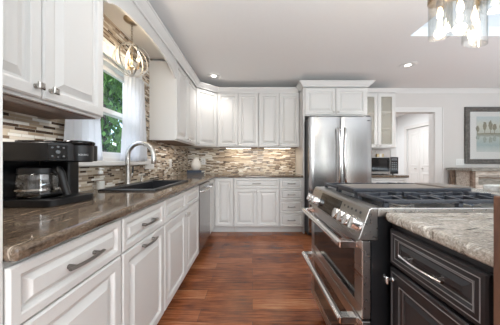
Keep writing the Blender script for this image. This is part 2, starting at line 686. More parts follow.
struct(MB().box(XL - 0.2, XR + 0.2, YR - 0.2, 6.6, -0.06, 0), 'floor', FLOOR,
       'red-brown hardwood plank floor between the cabinet runs', 'floor')
struct(grid_prism([XL - 0.2, SKX[0], SKX[1], XR + 0.2], [YR - 0.2, SKY[0], SKY[1], 6.6],
                  lambda i, j: not (i == 1 and j == 1), ZC, ZC + 0.1, lambda u, v, w: (u, v, w)),
       'ceiling', CEIL, 'pale grey-white ceiling with a skylight opening on the right', 'ceiling')
struct(grid_prism([YR, WD[0], WD[1], YB], [0, WZ[0], WZ[1], ZC], lambda i, j: not (i == 1 and j == 1),
                  XL - 0.14, XL, lambda u, v, w: (w, u, v)), 'wall_left', WALL,
       'left wall behind the sink with the window opening', 'wall')
struct(grid_prism([XL - 0.14, DX[0], DX[1], XR], [0, 2.04, ZC], lambda i, j: not (i == 1 and j == 0),
                  YB, YB + 0.12, lambda u, v, w: (u, w, v)), 'wall_back', WALL,
       'warm white back wall behind the fridge with a doorway', 'wall')
struct(MB().box(XR, XR + 0.14, YR, YB + 0.12, 0, ZC), 'wall_right', WALL, 'right wall of the room, out of view', 'wall')
struct(grid_prism([XL - 0.14, -0.3, 0.9, 2.75, 3.25, XR + 0.14], [0, 0.1, 0.3, 2.2, ZC],
                  lambda i, j: not ((i == 1 and j == 2) or (i == 3 and j in (1, 2))),  # unseen openings; the tall one is shaped for the fridge streak
                  YR - 0.14, YR, lambda u, v, w: (u, w, v)), 'wall_rear', REARW,
       'rear wall behind the camera, out of view', 'wall')
# hall behind the doorway
struct(MB().box(1.6, 4.5, 6.4, 6.5, 0, ZC), 'wall_hall_back', HALLW, 'white end wall of the room beyond the doorway', 'wall')
struct(MB().box(1.5, 1.6, YB + 0.12, 6.5, 0, ZC), 'wall_hall_left', HALLW, 'left wall of the room beyond the doorway', 'wall')
CX = 4.33
struct(grid_prism([YB + 0.12, 5.15, 6.0, 6.4], [0, 2.03, ZC], lambda i, j: not (i == 1 and j == 0),
                  CX, CX + 0.1, lambda u, v, w: (w, u, v)), 'wall_hall_right', HALLW,
       'white wall with the closet opening beyond the doorway', 'wall')
# closet bifold door
dr = empty('door_1', (CX + 0.03, 5.575, 0), 0, 'white bifold closet door in the room beyond the doorway', 'door', kind='structure')
for k, (a, b) in enumerate(((5.157, 5.572), (5.578, 5.993))):
    mb = MB()
    mb.rings_rect(a, b, 0.012, 2.02, [(0, 0.032), (0, 0.0)])
    for z0, z1 in ((0.15, 0.85), (1.0, 1.9)):
        mb.rings_rect(a + 0.07, b - 0.07, z0, z1, [(0, 0.001), (0.012, -0.006), (0.05, -0.006), (0.06, -0.001), (0.07, -0.001)])
    mb.move(Matrix(((0, 1, 0, CX + 0.03), (1, 0, 0, 0), (0, 0, 1, 0), (0, 0, 0, 1))))
    leaf = mb.build('door_leaf', TRIM, dr, off=dr.location)
    yk = 5.46 if k == 0 else 5.69
    MB().cyl((CX + 0.03, yk, 0.95), (CX - 0.02, yk, 0.95), 0.008, 0.016, 12).build('knob', NICKEL, leaf, off=dr.location, smooth=True)
mb = MB()
mb.box(CX - 0.018, CX - 0.001, 5.06, 5.15, 0, 2.12)
mb.box(CX - 0.018, CX - 0.001, 6.0, 6.09, 0, 2.12)
mb.box(CX - 0.018, CX - 0.001, 5.15, 6.0, 2.03, 2.12)
struct(mb, 'trim_1', TRIM, 'white casing around the closet door', 'trim', bevel=0.004)
# doorway casing and jambs
mb = MB()
for x0, x1 in ((DX[0] - 0.09, DX[0] + 0.006), (DX[1] - 0.006, DX[1] + 0.15)):
    mb.box(x0, x1, YB - 0.02, YB - 0.001, 0, 2.034)
mb.box(DX[0] - 0.09, DX[1] + 0.15, YB - 0.02, YB - 0.001, 2.034, 2.125)
mb.box(DX[1] + 0.125, DX[1] + 0.15, YB - 0.03, YB - 0.02, 0, 2.125)
mb.box(DX[0] + 0.001, DX[0] + 0.012, YB, YB + 0.119, 0, 2.03)
mb.box(DX[1] - 0.012, DX[1] - 0.001, YB, YB + 0.119, 0, 2.03)
struct(mb, 'trim_2', TRIM, 'wide white casing around the open doorway', 'trim', bevel=0.003)
# wall crown at the ceiling, right part of the back wall
cprof = [(0, 0), (0, -0.07), (-0.012, -0.07), (-0.018, -0.055), (-0.045, -0.02), (-0.055, -0.012), (-0.055, 0)]
mb = MB()
mb.prism([(YB - 0.001 + a, ZC - 0.001 + b) for a, b in cprof], 'x', 2.46, XR - 0.01)
struct(mb, 'trim_3', TRIM, 'white crown moulding along the ceiling of the back wall', 'trim')
struct(MB().box(DX[1] + 0.16, XR - 0.01, YB - 0.018, YB - 0.001, 0.001, 0.12), 'baseboard_back', TRIM,
       'white baseboard on the back wall', 'baseboard', bevel=0.004)

# skylight shaft
mb = MB()
z0, z1 = ZC + 0.101, 3.2
mb.box(SKX[0] - 0.05, SKX[0], SKY[0] - 0.05, SKY[1] + 0.05, z0, z1)
mb.box(SKX[1], SKX[1] + 0.05, SKY[0] - 0.05, SKY[1] + 0.05, z0, z1)
mb.box(SKX[0], SKX[1], SKY[0] - 0.05, SKY[0], z0, z1)
mb.box(SKX[0], SKX[1], SKY[1], SKY[1] + 0.05, z0, z1)
struct(mb, 'wall_skylight_shaft', TRIM, 'white shaft of the skylight above the island', 'skylight')
w2 = empty('window_2', ((SKX[0] + SKX[1]) / 2, (SKY[0] + SKY[1]) / 2, 3.2), 0, 'skylight window in the ceiling above the island', 'window', kind='structure')
mb = grid_prism([SKX[0] - 0.05, SKX[0] + 0.05, SKX[1] - 0.05, SKX[1] + 0.05], [SKY[0] - 0.05, SKY[0] + 0.05, SKY[1] - 0.05, SKY[1] + 0.05],
                lambda i, j: not (i == 1 and j == 1), 3.201, 3.26, lambda u, v, w: (u, v, w))
fr = mb.build('frame', TRIM, w2, off=w2.location)
MB().box(SKX[0] + 0.04, SKX[1] - 0.04, SKY[0] + 0.04, SKY[1] - 0.04, 3.22, 3.226).build('pane', SKYPANE, fr, off=w2.location)

# mosaic backsplash
TX = 0.012
struct(grid_prism([0.515, WD[0] - 0.03, WD[1] + 0.03, YB - 0.003], [0.916, 1.085, 2.06, 2.335], lambda i, j: not (i == 1 and j == 1),
                  XL + 0.001, XL + TX, lambda u, v, w: (w, u, v)), 'trim_4', TILE_L,
       'brown and beige strip mosaic backsplash around the sink window', 'backsplash')
struct(MB().box(XL + TX + 0.001, 0.793, YB - TX, YB - 0.001, 0.916, 1.42), 'trim_5', TILE_B,
       'brown and beige strip mosaic backsplash on the back wall', 'backsplash')

# window over the sink
w1 = empty('window_1', (XL, 1.88, WZ[0]), 0, 'white double-hung window over the sink looking out on trees', 'window', kind='structure')
yA, yB_ = WD
mb = MB()
mb.box(XL + TX + 0.0, XL + 0.03, yA - 0.075, yA + 0.005, WZ[0], 1.975)
mb.box(XL + TX + 0.0, XL + 0.03, yB_ - 0.005, yB_ + 0.045, WZ[0], 1.975)
mb.box(XL + TX + 0.0, XL + 0.034, yA - 0.08, yB_ + 0.05, 1.975, 2.065)
mb.box(XL + TX + 0.0, XL + 0.05, yA - 0.09, yB_ + 0.06, 2.065, 2.09)
mb.build('casing', TRIM, w1, off=w1.location, bevel=0.003)
mb = MB()
mb.box(XL - 0.135, XL + 0.0, yA, yA + 0.02, WZ[0], WZ[1])
mb.box(XL - 0.135, XL + 0.0, yB_ - 0.02, yB_, WZ[0], WZ[1])
mb.box(XL - 0.135, XL + 0.0, yA + 0.02, yB_ - 0.02, WZ[1] - 0.02, WZ[1])
mb.box(XL - 0.135, XL + 0.0, yA + 0.02, yB_ - 0.02, WZ[0], WZ[0] + 0.015)
mb.build('frame', TRIM, w1, off=w1.location)
for nm, xf, z0, z1 in (('upper_sash', XL - 0.085, 1.535, 1.95), ('lower_sash', XL - 0.045, 1.165, 1.575)):
    mb = grid_prism([yA + 0.02, yA + 0.06, yB_ - 0.06, yB_ - 0.02], [z0, z0 + 0.04, z1 - 0.04, z1], lambda i, j: not (i == 1 and j == 1),
                    xf - 0.018, xf + 0.018, lambda u, v, w: (w, u, v))
    sash = mb.build(nm, TRIM, w1, off=w1.location, bevel=0.003)
    MB().box(xf - 0.003, xf + 0.003, yA + 0.055, yB_ - 0.055, z0 + 0.035, z1 - 0.035).build('pane', PANE, sash, off=w1.location)
MB().box(XL + 0.0, XL + 0.065, yA - 0.11, yB_ + 0.16, 1.092, 1.126).build('sill', TRIM, w1, off=w1.location, bevel=0.004)

# ------------------------------------------------------------------ outside: lawn and trees beyond the window
struct(MB().box(-30, XL - 0.3, -12, 30, -0.5, -0.42), 'ground', GRASS, 'green lawn outside the window', 'ground')


def tree(loc, h, rad, mat, label, seed, n=6000):
    rnd = random.Random(seed)
    t = empty('tree', loc, 0, label, 'tree', 'trees outside the sink window')
    mb = MB()
    mb.tube([(0, 0, 0), (0.08, 0.03, h * 0.3), (0.0, 0.1, h * 0.62), (0.1, 0, h * 0.85)], lambda q: 0.16 * (1 - q * 0.8), 8)
    for k in range(5):
        a = rnd.uniform(0, 2 * PI)
        z = h * rnd.uniform(0.25, 0.6)
        mb.tube([(0.03, 0.05, z), (math.cos(a) * rad * 0.4, math.sin(a) * rad * 0.4, z + 0.5),
                 (math.cos(a) * rad * 0.75, math.sin(a) * rad * 0.75, z + 0.75)], lambda q: 0.06 * (1 - q * 0.7), 6)
    mb.build('trunk', BARK, t, smooth=True)
    V, F = [], []
    cl = []
    for k in range(34):
        a, r, z = rnd.uniform(0, 2 * PI), rad * math.sqrt(rnd.random()), rnd.uniform(0.06, 1.0)
        cl.append((math.cos(a) * r * (1.1 - 0.5 * z), math.sin(a) * r * (1.1 - 0.5 * z), h * z, rnd.uniform(0.4, 0.8)))
    for k in range(n):
        c = rnd.choice(cl)
        d = Vector((rnd.gauss(0, 1), rnd.gauss(0, 1), rnd.gauss(0, 1))).normalized() * c[3] * rnd.uniform(0.55, 1)
        p = Vector(c[:3]) + d
        s = rnd.uniform(0.06, 0.13)
        e = Euler((rnd.uniform(0, 6), rnd.uniform(0, 6), rnd.uniform(0, 6))).to_matrix()
        i = len(V)
        V += [p + e @ Vector(q) for q in ((-s, 0, 0), (0, -s * 0.5, 0.02), (s * 1.2, 0, 0), (0, s * 0.5, 0.02))]
        F.append((i, i + 1, i + 2, i + 3))
    me = bpy.data.meshes.new('foliage')
    me.from_pydata(V, [], F)
    me.materials.append(mat)
    o = bpy.data.objects.new('foliage', me)
    COL.objects.link(o)
    o.parent = t
    return t


tree((-4.4, 6.2, -0.42), 4.6, 1.5, LEAF1, 'mid green leafy tree nearest behind the window glass', 1)
tree((-7.6, 9.2, -0.42), 6.5, 2.2, LEAF2, 'tall darker tree standing behind the nearest tree outside', 2, 8000)
tree((-6.6, 14.5, -0.42), 6.5, 2.0, LEAF1, 'bright green tree at the right in the window view', 3, 8000)
tree((-12.8, 12.0, -0.42), 8.0, 2.4, LEAF2, 'dark tree farthest away outside the window', 4, 9000)
rnd = random.Random(9)
c = empty('hedge', (-11.5, 18.5, -0.42), 0, 'low green hedge closing the view behind the trees outside the sink window', 'hedge')
V, F = [], []
for k in range(9000):
    p = Vector((rnd.uniform(-7, 6), rnd.uniform(-0.8, 0.8), 2.9 * rnd.random() ** 0.8))
    q = rnd.uniform(0.1, 0.2)
    e = Euler((rnd.uniform(0, 6), rnd.uniform(0, 6), rnd.uniform(0, 6))).to_matrix()
    i = len(V)
    V += [p + e @ Vector(w) for w in ((-q, 0, 0), (0, -q * 0.5, 0.02), (q * 1.2, 0, 0), (0, q * 0.5, 0.02))]
    F.append((i, i + 1, i + 2, i + 3))
me = bpy.data.meshes.new('foliage')
me.from_pydata(V, [], F)
me.materials.append(LEAF1)
o = bpy.data.objects.new('foliage', me)
COL.objects.link(o)
o.parent = c

# ------------------------------------------------------------------ cabinet builders (front faces local -y)
DT = 0.02
PROF = [(0, 0.0), (0, -0.013), (0.006, -0.02), (0.044, -0.02), (0.049, -0.018), (0.056, -0.006), (0.066, -0.005),
        (0.092, -0.0175), (0.095, -0.0195), (0.10, -0.0195)]
PROF_D = [(0, 0.0), (0, -0.015), (0.005, -0.02), (0.026, -0.02), (0.030, -0.018), (0.036, -0.007), (0.042, -0.007),
          (0.056, -0.0175), (0.058, -0.0192), (0.062, -0.0192)]
PROF_S = [(0, 0.0), (0, -0.015), (0.004, -0.02), (0.018, -0.02), (0.021, -0.018), (0.026, -0.008), (0.031, -0.008),
          (0.042, -0.0178), (0.044, -0.019), (0.048, -0.019)]
PROF_G = [(0, 0.0), (0, -0.02), (0.05, -0.02), (0.055, -0.016), (0.055, 0.0)]


def front(name, x0, x1, z0, z1, mat, parent, prof=None):
    if prof is None:
        m = min(x1 - x0, z1 - z0)
        prof = PROF if m > 0.24 else (PROF_D if m > 0.145 else PROF_S)
    return MB().rings_rect(x0, x1, z0, z1, prof).build(name, mat, parent)


def knob(x, z, parent, y=-DT, mat=None):
    mb = MB()
    mb.cyl((x, y, z), (x, y - 0.004, z), 0.011, 0.010, 12)
    mb.cyl((x, y - 0.004, z), (x, y - 0.018, z), 0.006, 0.006, 12)
    h = 0.0145
    mb.loft([[(x - a, yy, z - a), (x + a, yy, z - a), (x + a, yy, z + a), (x - a, yy, z + a)] for a, yy in
             ((0.007, y - 0.017), (h, y - 0.022), (h, y - 0.027), (h * 0.72, y - 0.031))])
    return mb.build('knob', mat or NICKEL, parent, bevel=0.0015)


def pull(x, z, parent, L=0.14, y=-DT, mat=None):
    mb = MB()
    pts = []
    for i in range(13):
        t = i / 12
        a = (t - 0.5) * L
        pts.append((x + a, y - 0.022 - 0.010 * math.cos((t - 0.5) * PI), z))
    mb.tube(pts, 0.006, 8, flat=(0.008, 0.005))
    for s in (-1, 1):
        mb.cyl((x + s * L * 0.36, y, z), (x + s * L * 0.36, y - 0.026, z), 0.008, 0.006, 10)
    return mb.build('pull', mat or PULLM, parent, smooth=True)


def base_body(w, d, mat, root, h=0.876, toe=0.10, toe_in=0.075):
    mb = MB()
    mb.box(0, w, 0, 0.018, toe, h - 0.001)                       # face
    mb.box(0, 0.016, 0.018, d, toe, h - 0.001)
    mb.box(w - 0.016, w, 0.018, d, toe, h - 0.001)
    mb.box(0.016, w - 0.016, d - 0.012, d, toe, h - 0.001)
    mb.box(0.016, w - 0.016, 0.018, d - 0.012, toe, toe + 0.018)
    b = mb.build('body', mat, root)
    MB().box(0, w, toe_in, toe_in + 0.016, 0, toe).build('toe_kick', mat, root)
    return b


def upper_body(w, d, h, mat, root):
    b = MB().box(0, w, 0, d, 0, h).build('body', mat, root)
    MB().box(0.018, w - 0.018, 0.02, d - 0.005, -0.004, 0.0).build('bottom_panel', BROWNW, b)
    return b


# ---- left base run (front planes at x = -0.588)
XF = -0.608
RUN = R(90)
c = empty('base_cabinet', (XF, 0.513, 0), RUN, 'white base cabinet nearest the camera on the left, under the coffee maker', 'cabinet', 'white base cabinets')
base_body(0.454, 0.585, WHITE, c)
d = front('drawer', 0.004, 0.450, 0.705, 0.862, WHITE, c)
pull(0.227, 0.785, d, 0.15)
front('door', 0.004, 0.450, 0.112, 0.698, WHITE, c)
c = empty('base_cabinet', (XF, 0.970, 0), RUN, 'white base cabinet with one pull on its drawer and one on its door', 'cabinet', 'white base cabinets')
base_body(0.462, 0.585, WHITE, c)
d = front('drawer', 0.004, 0.458, 0.705, 0.862, WHITE, c)
pull(0.231, 0.785, d, 0.15)
d = front('door', 0.004, 0.458, 0.112, 0.698, WHITE, c)
pull(0.231, 0.672, d, 0.15)
c = empty('sink_base_cabinet', (XF, 1.436, 0), RUN, 'wide white base cabinet under the black sink with two doors', 'cabinet', 'white base cabinets')
base_body(0.920, 0.585, WHITE, c)
for k in (0, 1):
    x0 = 0.004 + k * 0.459
    front('drawer', x0, x0 + 0.453, 0.705, 0.862, WHITE, c)
    d = front('door', x0, x0 + 0.453, 0.112, 0.698, WHITE, c)
    knob(0.432 if k == 0 else 0.488, 0.655, d)

# dishwasher
c = empty('dishwasher', (XF, 2.362, 0), RUN, 'stainless steel dishwasher between the sink cabinet and the corner', 'dishwasher')
MB().box(0.0, 0.60, 0.01, 0.57, 0.10, 0.866).build('body', DKSIDE, c)
MB().box(0.004, 0.596, -0.024, 0.008, 0.115, 0.862).build('door', STEEL, c, bevel=0.004)
mb = MB()
mb.tube([(0.05, -0.024, 0.79), (0.05, -0.06, 0.79), (0.06, -0.066, 0.79), (0.54, -0.066, 0.79), (0.55, -0.06, 0.79), (0.55, -0.024, 0.79)], 0.011, 10)
mb.build('handle', CHROME, c, smooth=True)
MB().box(0.0, 0.6, 0.06, 0.075, 0.0, 0.10).build('toe_kick', BLACKP, c)
MB().box(0.47, 0.53, -0.0255, -0.0238, 0.20, 0.215).build('badge', CHROME, c)

# corner base cabinet (L-shaped, bifold door)
YF = 3.36                                       # carcass front of the back run
c = empty('corner_base_cabinet', (-0.9, 3.6, 0), 0, 'white L-shaped corner base cabinet with a folding door beside the dishwasher', 'cabinet', 'white base cabinets')
o_ = c.location
mb = MB()
mb.prism([(XL + TX + 0.004, 2.968), (XF, 2.968), (XF, YF), (-0.294, YF), (-0.294, YB - TX - 0.004), (XL + TX + 0.004, YB - TX - 0.004)], 'z', 0.10, 0.875)
mb.build('body', WHITE, c, off=o_)
mb = MB()
mb.box(XF - 0.09, XF - 0.075, 2.968, YF + 0.075, 0, 0.10)
mb.box(XF - 0.075, -0.294, YF + 0.075, YF + 0.09, 0, 0.10)
mb.build('toe_kick', WHITE, c, off=o_)
fold = MB().rings_rect(0, 0.36, 0.112, 0.862, PROF)
fold.move(Matrix.Translation((XF, 2.976, 0)) @ Matrix.Rotation(RUN, 4, 'Z'))
d1 = fold.build('door', WHITE, c, off=o_)
mb = MB()
mb.cyl((XF + 0.02, 3.02, 0.80), (XF + 0.038, 3.02, 0.80), 0.006, 0.006, 10)
mb.box(XF + 0.038, XF + 0.05, 3.005, 3.035, 0.785, 0.815)
mb.build('knob', PULLM, d1, off=o_, bevel=0.002)
MB().rings_rect(-0.584, -0.298, 0.112, 0.862, PROF).move(Matrix.Translation((0, YF, 0))).build('door', WHITE, c, off=o_)

# back run
c = empty('base_cabinet', (-0.290, YF, 0), 0, 'white base cabinet on the back wall with a wide drawer above two doors', 'cabinet', 'white base cabinets')
base_body(0.712, 0.572, WHITE, c)
d = front('drawer', 0.004, 0.708, 0.705, 0.862, WHITE, c)
pull(0.356, 0.785, d, 0.13)
for k in (0, 1):
    x0 = 0.004 + k * 0.354
    d = front('door', x0, x0 + 0.350, 0.112, 0.698, WHITE, c)
    knob(0.335 if k == 0 else 0.377, 0.655, d)
c = empty('drawer_base_cabinet', (0.424, YF, 0), 0, 'white base cabinet with a stack of four drawers beside the fridge', 'cabinet', 'white base cabinets')
base_body(0.371, 0.572, WHITE, c)
for z0, z1 in ((0.705, 0.862), (0.525, 0.698), (0.322, 0.518), (0.112, 0.315)):
    d = front('drawer', 0.004, 0.367, z0, z1, WHITE, c, PROF_S)
    pull(0.1855, (z0 + z1) / 2, d, 0.13)

# ---- worktop, L-shaped with the sink cut-out
SX, SY = (-1.08, -0.685), (1.50, 2.285)
mb = grid_prism([XL + 0.003, SX[0] + 0.012, SX[1] - 0.012, -0.565, 0.792], [0.513, SY[0] + 0.012, SY[1] - 0.012, 3.318, YB - 0.002],
                lambda i, j: (i == 3 and j == 3) or (i < 3 and not (i == 1 and j == 1)), 0.8765, 0.914, lambda u, v, w: (u, v, w))
o = mb.build('worktop', GRAN, bevel=0.012, seg=3)
tag(o, 'brown streaked granite worktop running along the left wall and round the corner', 'worktop')

# sink
c = empty('sink', (-0.895, 1.89, 0.9), 0, 'black composite single bowl sink set into the granite under the window', 'sink')
mb = MB()
r0 = []
x0, x1, y0, y1 = SX[0], SX[1], SY[0], SY[1]
for ins, z in ((0, 0.9145), (0, 0.921), (0.006, 0.924), (0.026, 0.924), (0.032, 0.918), (0.045, 0.74), (0.06, 0.722), (0.12, 0.718)):
    r0.append([(x0 + ins, y0 + ins, z), (x1 - ins, y0 + ins, z), (x1 - ins, y1 - ins, z), (x0 + ins, y1 - ins, z)])
vr = mb.loft(r0, cap=False)
mb.bm.faces.new([mb.bm.verts.new(p) for p in r0[-1]])
bmesh.ops.remove_doubles(mb.bm, verts=mb.bm.verts, dist=0.0001)
ob = mb.build('basin', SINKM, c, off=c.location)
sm = ob.modifiers.new('thickness', 'SOLIDIFY')
sm.thickness = 0.004
sm.offset = 1
MB().lathe([(0.0, 0), (0.04, 0), (0.044, 0.003), (0.04, 0.005), (0.0, 0.003)], (-0.9, 1.9, 0.7185)).build('drain', CHROME, c, off=c.location, smooth=True)

# faucet
fx, fy = -1.117, 1.92
c = empty('faucet', (fx, fy, 0.914), 0, 'tall brushed nickel gooseneck faucet behind the sink', 'faucet')
MB().lathe([(0.0262, 0.0005), (0.0262, 0.006), (0.0245, 0.012), (0.024, 0.05), (0.022, 0.10), (0.020, 0.125)], (0, 0, 0)).build('base', NICKEL, c, smooth=True)
pts = [(0, 0, 0.1), (0, 0, 0.26)]
for i in range(1, 17):
    a = PI - PI * i / 16 * 1.0
    pts.append((0.115 + 0.115 * math.cos(a), 0.0, 0.26 + 0.115 * math.sin(a)))
pts.append((0.232, 0, 0.25))
MB().tube(pts, 0.0195, 14).build('spout', NICKEL, c, smooth=True)
MB().lathe([(0.0198, 0), (0.022, -0.01), (0.023, -0.06), (0.020, -0.066), (0.0, -0.065)], (0.232, 0, 0.256)).build('spray_head', NICKEL, c, smooth=True)
mb = MB()
mb.cyl((0, 0.0, 0.055), (0.0, 0.045, 0.075), 0.013, 0.012, 12)
mb.tube([(0.0, 0.04, 0.072), (0.003, 0.055, 0.085), (0.006, 0.06, 0.105)], 0.009, 10)
lv = mb.build('lever', NICKEL, c, smooth=True)
tag(MB().tube([(0.006, 0.06, 0.104), (0.008, 0.062, 0.13), (0.010, 0.063, 0.165)], lambda q: 0.010 - 0.003 * q, 10).build('grip', BLACKP, lv, smooth=True), 'dark lever grip')

# deck soap pump
c = empty('soap_pump', (-1.14, 2.2, 0.914), 0, 'short nickel soap pump on the worktop between faucet and wall plate', 'soap dispenser')
MB().lathe([(0.018, 0.0005), (0.018, 0.005), (0.011, 0.01), (0.010, 0.035), (0.006, 0.04), (0.006, 0.06)], (0, 0, 0), 16).build('base', NICKEL, c, smooth=True)
MB().tube([(0, 0, 0.06), (0, 0, 0.068), (0.012, 0, 0.072), (0.05, 0, 0.066)], 0.006, 8).build('nozzle', NICKEL, c, smooth=True)

# soap bottle
c = empty('soap_bottle', (-1.135, 1.60, 0.9145), 0, 'clear soap bottle with white pump top beside the sink', 'bottle')
MB().lathe([(0.0, 0.001), (0.028, 0.001), (0.03, 0.006), (0.03, 0.085), (0.024, 0.102), (0.014, 0.11), (0.014, 0.118)], (0, 0, 0), 20).build('bottle', GLASS, c, smooth=True)
MB().lathe([(0.0, 0.003), (0.0265, 0.003), (0.0265, 0.062), (0.0, 0.062)], (0, 0, 0), 20).build('soap', plain('milky_soap', (0.75, 0.74, 0.70), 0.3), c, smooth=True)
mb = MB()
mb.lathe([(0.016, 0.115), (0.018, 0.118), (0.018, 0.132), (0.012, 0.14), (0.007, 0.142), (0.007, 0.15), (0.012, 0.152), (0.012, 0.16), (0.0, 0.162)], (0, 0, 0), 16)
mb.cyl((0, 0, 0.156), (0.035, -0.01, 0.153), 0.005, 0.004, 8)
mb.build('pump', PLATE, c, smooth=True)

# vase on two books in the corner
c = empty('book', (-0.85, 3.2, 0.914), R(6), 'dark grey book, lower of the two under the cream vase', 'book', 'books under the vase')
c.location = (-0.93, 3.55, 0.9145)
MB().box(-0.135, 0.135, -0.10, 0.10, 0.0, 0.004).box(-0.135, 0.135, -0.10, 0.10, 0.030, 0.034).box(-0.135, 0.135, -0.10, -0.094, 0.004, 0.030).build('cover', BOOKG, c)
MB().box(-0.13, 0.13, -0.093, 0.095, 0.0045, 0.0295).build('pages', MATB, c)
c = empty('book', (-0.935, 3.55, 0.949), R(-4), 'dark blue book, upper of the two, directly under the cream vase', 'book', 'books under the vase')
MB().box(-0.12, 0.12, -0.09, 0.09, 0.0, 0.004).box(-0.12, 0.12, -0.09, 0.09, 0.030, 0.034).box(-0.12, 0.12, -0.09, -0.084, 0.004, 0.030).build('cover', BOOKB, c)
MB().box(-0.115, 0.115, -0.083, 0.085, 0.0045, 0.0295).build('pages', MATB, c)
c = empty('vase', (-0.935, 3.55, 0.9835), 0, 'round cream ceramic vase with narrow neck standing on two dark books', 'vase')
MB().lathe([(0.0, 0.0), (0.045, 0.0), (0.062, 0.02), (0.084, 0.065), (0.086, 0.095), (0.072, 0.14), (0.05, 0.17), (0.042, 0.19),
            (0.046, 0.21), (0.056, 0.222), (0.050, 0.222), (0.038, 0.195), (0.0, 0.17)], (0, 0, 0), 28).build('body', CERAM, c, smooth=True)
mb = MB()
mb.tube([(0.044, 0.01, 0.205), (0.075, 0.015, 0.20), (0.082, 0.015, 0.17), (0.064, 0.01, 0.145)], 0.007, 8)
mb.build('handle', CERAM, c, smooth=True)

# wall plates


def plate(name, kind, loc, rz, w, n, label, group=None):
    c = empty(name, loc, rz, label, 'wall plate', group)
    MB().box(-w / 2, w / 2, -0.006, 0, -0.06, 0.06).build('cover', PLATE, c, bevel=0.002)
    for k in range(n):
        x = (k - (n - 1) / 2) * 0.046
        if kind == 'switch':
            MB().prism([(-0.006, -0.033), (-0.010, -0.033), (-0.007, 0.033), (-0.006, 0.033)], 'x', x - 0.016, x + 0.016).build('rocker', TRIM, c)
        else:
            for s in (-1, 1):
                s_ = MB().box(x - 0.016, x + 0.016, -0.008, -0.006, s * 0.02 - 0.014, s * 0.02 + 0.014).build('socket', TRIM, c, bevel=0.001)
                MB().box(x - 0.008, x - 0.006, -0.0085, -0.008, s * 0.02 - 0.005, s * 0.02 + 0.005).box(x + 0.005, x + 0.007, -0.0085, -0.008, s * 0.02 - 0.005, s * 0.02 + 0.005).build('slot', BLACKP, s_)
    return c


plate('switch_plate', 'switch', (XL + TX + 0.001, 2.47, 1.10), RUN, 0.21, 4, 'wide white switch plate on the mosaic right of the sink window')
plate('outlet_plate', 'outlet', (XL + TX + 0.001, 3.10, 1.10), RUN, 0.075, 1, 'white outlet plate on the left mosaic wall before the corner', 'outlet plates')
plate('outlet_plate', 'outlet', (-0.90, YB - TX - 0.001, 1.13), 0, 0.075, 1, 'white outlet plate on the back mosaic beside the vase', 'outlet plates')
plate('switch_plate', 'switch', (3.83, YB - 0.001, 1.12), 0, 0.15, 3, 'white switch plate on the wall below the framed picture')

# ------------------------------------------------------------------ coffee maker
c = empty('coffee_maker', (-1.02, 1.08, 0.9145), 0, 'black coffee maker with glass carafe on the granite at left', 'coffee maker')
o_ = c.location
zb = 0.9145


def rounded(pts, r, n=5):
    out = []
    m = len(pts)
    for i in range(m):
        p, a, b = Vector(pts[i]), Vector(pts[i - 1]), Vector(pts[(i + 1) % m])
        u, v = (a - p).normalized(), (b - p).normalized()
        for k in range(n + 1):
            t = k / n
            q = p + u * r * (1 - t) ** 2 + v * r * t ** 2
            out.append((q.x, q.y))
    return out


foot = rounded([(-1.172, 0.952), (-0.905, 0.965), (-0.875, 1.20), (-1.172, 1.22)], 0.035)
MB().prism(foot, 'z', zb, zb + 0.032).build('base', BLACKP, c, off=o_, bevel=0.003, smooth=True)
# rear column and water tank
MB().prism(rounded([(-1.172, 1.175), (-1.0, 1.165), (-1.0, 1.24), (-1.172, 1.24)], 0.015), 'z', zb + 0.001, zb + 0.235).build('tower', BLACKP, c, off=o_, smooth=True)
MB().prism(rounded([(-1.172, 0.985), (-1.162, 0.985), (-1.162, 1.17), (-1.172, 1.17)], 0.002), 'z', zb + 0.033, zb + 0.21).build('side_panel', BLACKP, c, off=o_)
# brew head
head = rounded([(-1.172, 0.975), (-0.955, 0.985), (-0.885, 1.06), (-0.885, 1.24), (-1.172, 1.24)], 0.03)
hd = MB().prism(head, 'z', zb + 0.21, zb + 0.298).build('brew_head', BLACKP, c, off=o_, bevel=0.004, smooth=True)
MB().prism(rounded([(-1.15, 1.02), (-0.97, 1.02), (-0.95, 1.22), (-1.15, 1.22)], 0.03), 'z', zb + 0.298, zb + 0.31).build('lid', BLACKG, c, off=o_, bevel=0.003, smooth=True)
# control panel on the front right of the head
pc = Vector((-0.923, 1.016, zb + 0.253))
ux = Vector((0.07, 0.075, 0)).normalized()
nn = Vector((ux.y, -ux.x, 0))
mb = MB()


def pan(a, b, s):
    p = pc + ux * a + Vector((0, 0, b)) + nn * s
    return tuple(p)


mb.loft([[pan(-0.036, -0.036, -0.012), pan(0.036, -0.036, -0.012), pan(0.036, 0.036, -0.012), pan(-0.036, 0.036, -0.012)],
         [pan(-0.036, -0.036, 0.006), pan(0.036, -0.036, 0.006), pan(0.036, 0.036, 0.006), pan(-0.036, 0.036, 0.006)]])
cp = mb.build('control_panel', BLACKG, c, off=o_, bevel=0.004)
BTN = plain('grey_button', (0.14, 0.145, 0.15), 0.35)
for a, b, r in ((-0.02, 0.02, 0.0045), (0.02, 0.02, 0.0045), (-0.02, -0.02, 0.0045), (0.02, -0.02, 0.0045), (0, 0.0, 0.009), (0.0, 0.024, 0.005), (0.0, -0.024, 0.003)):
    MB().cyl(pan(a, b, 0.006), pan(a, b, 0.009), r, r * 0.9, 12).build('button', BTN, cp, off=o_, smooth=True)
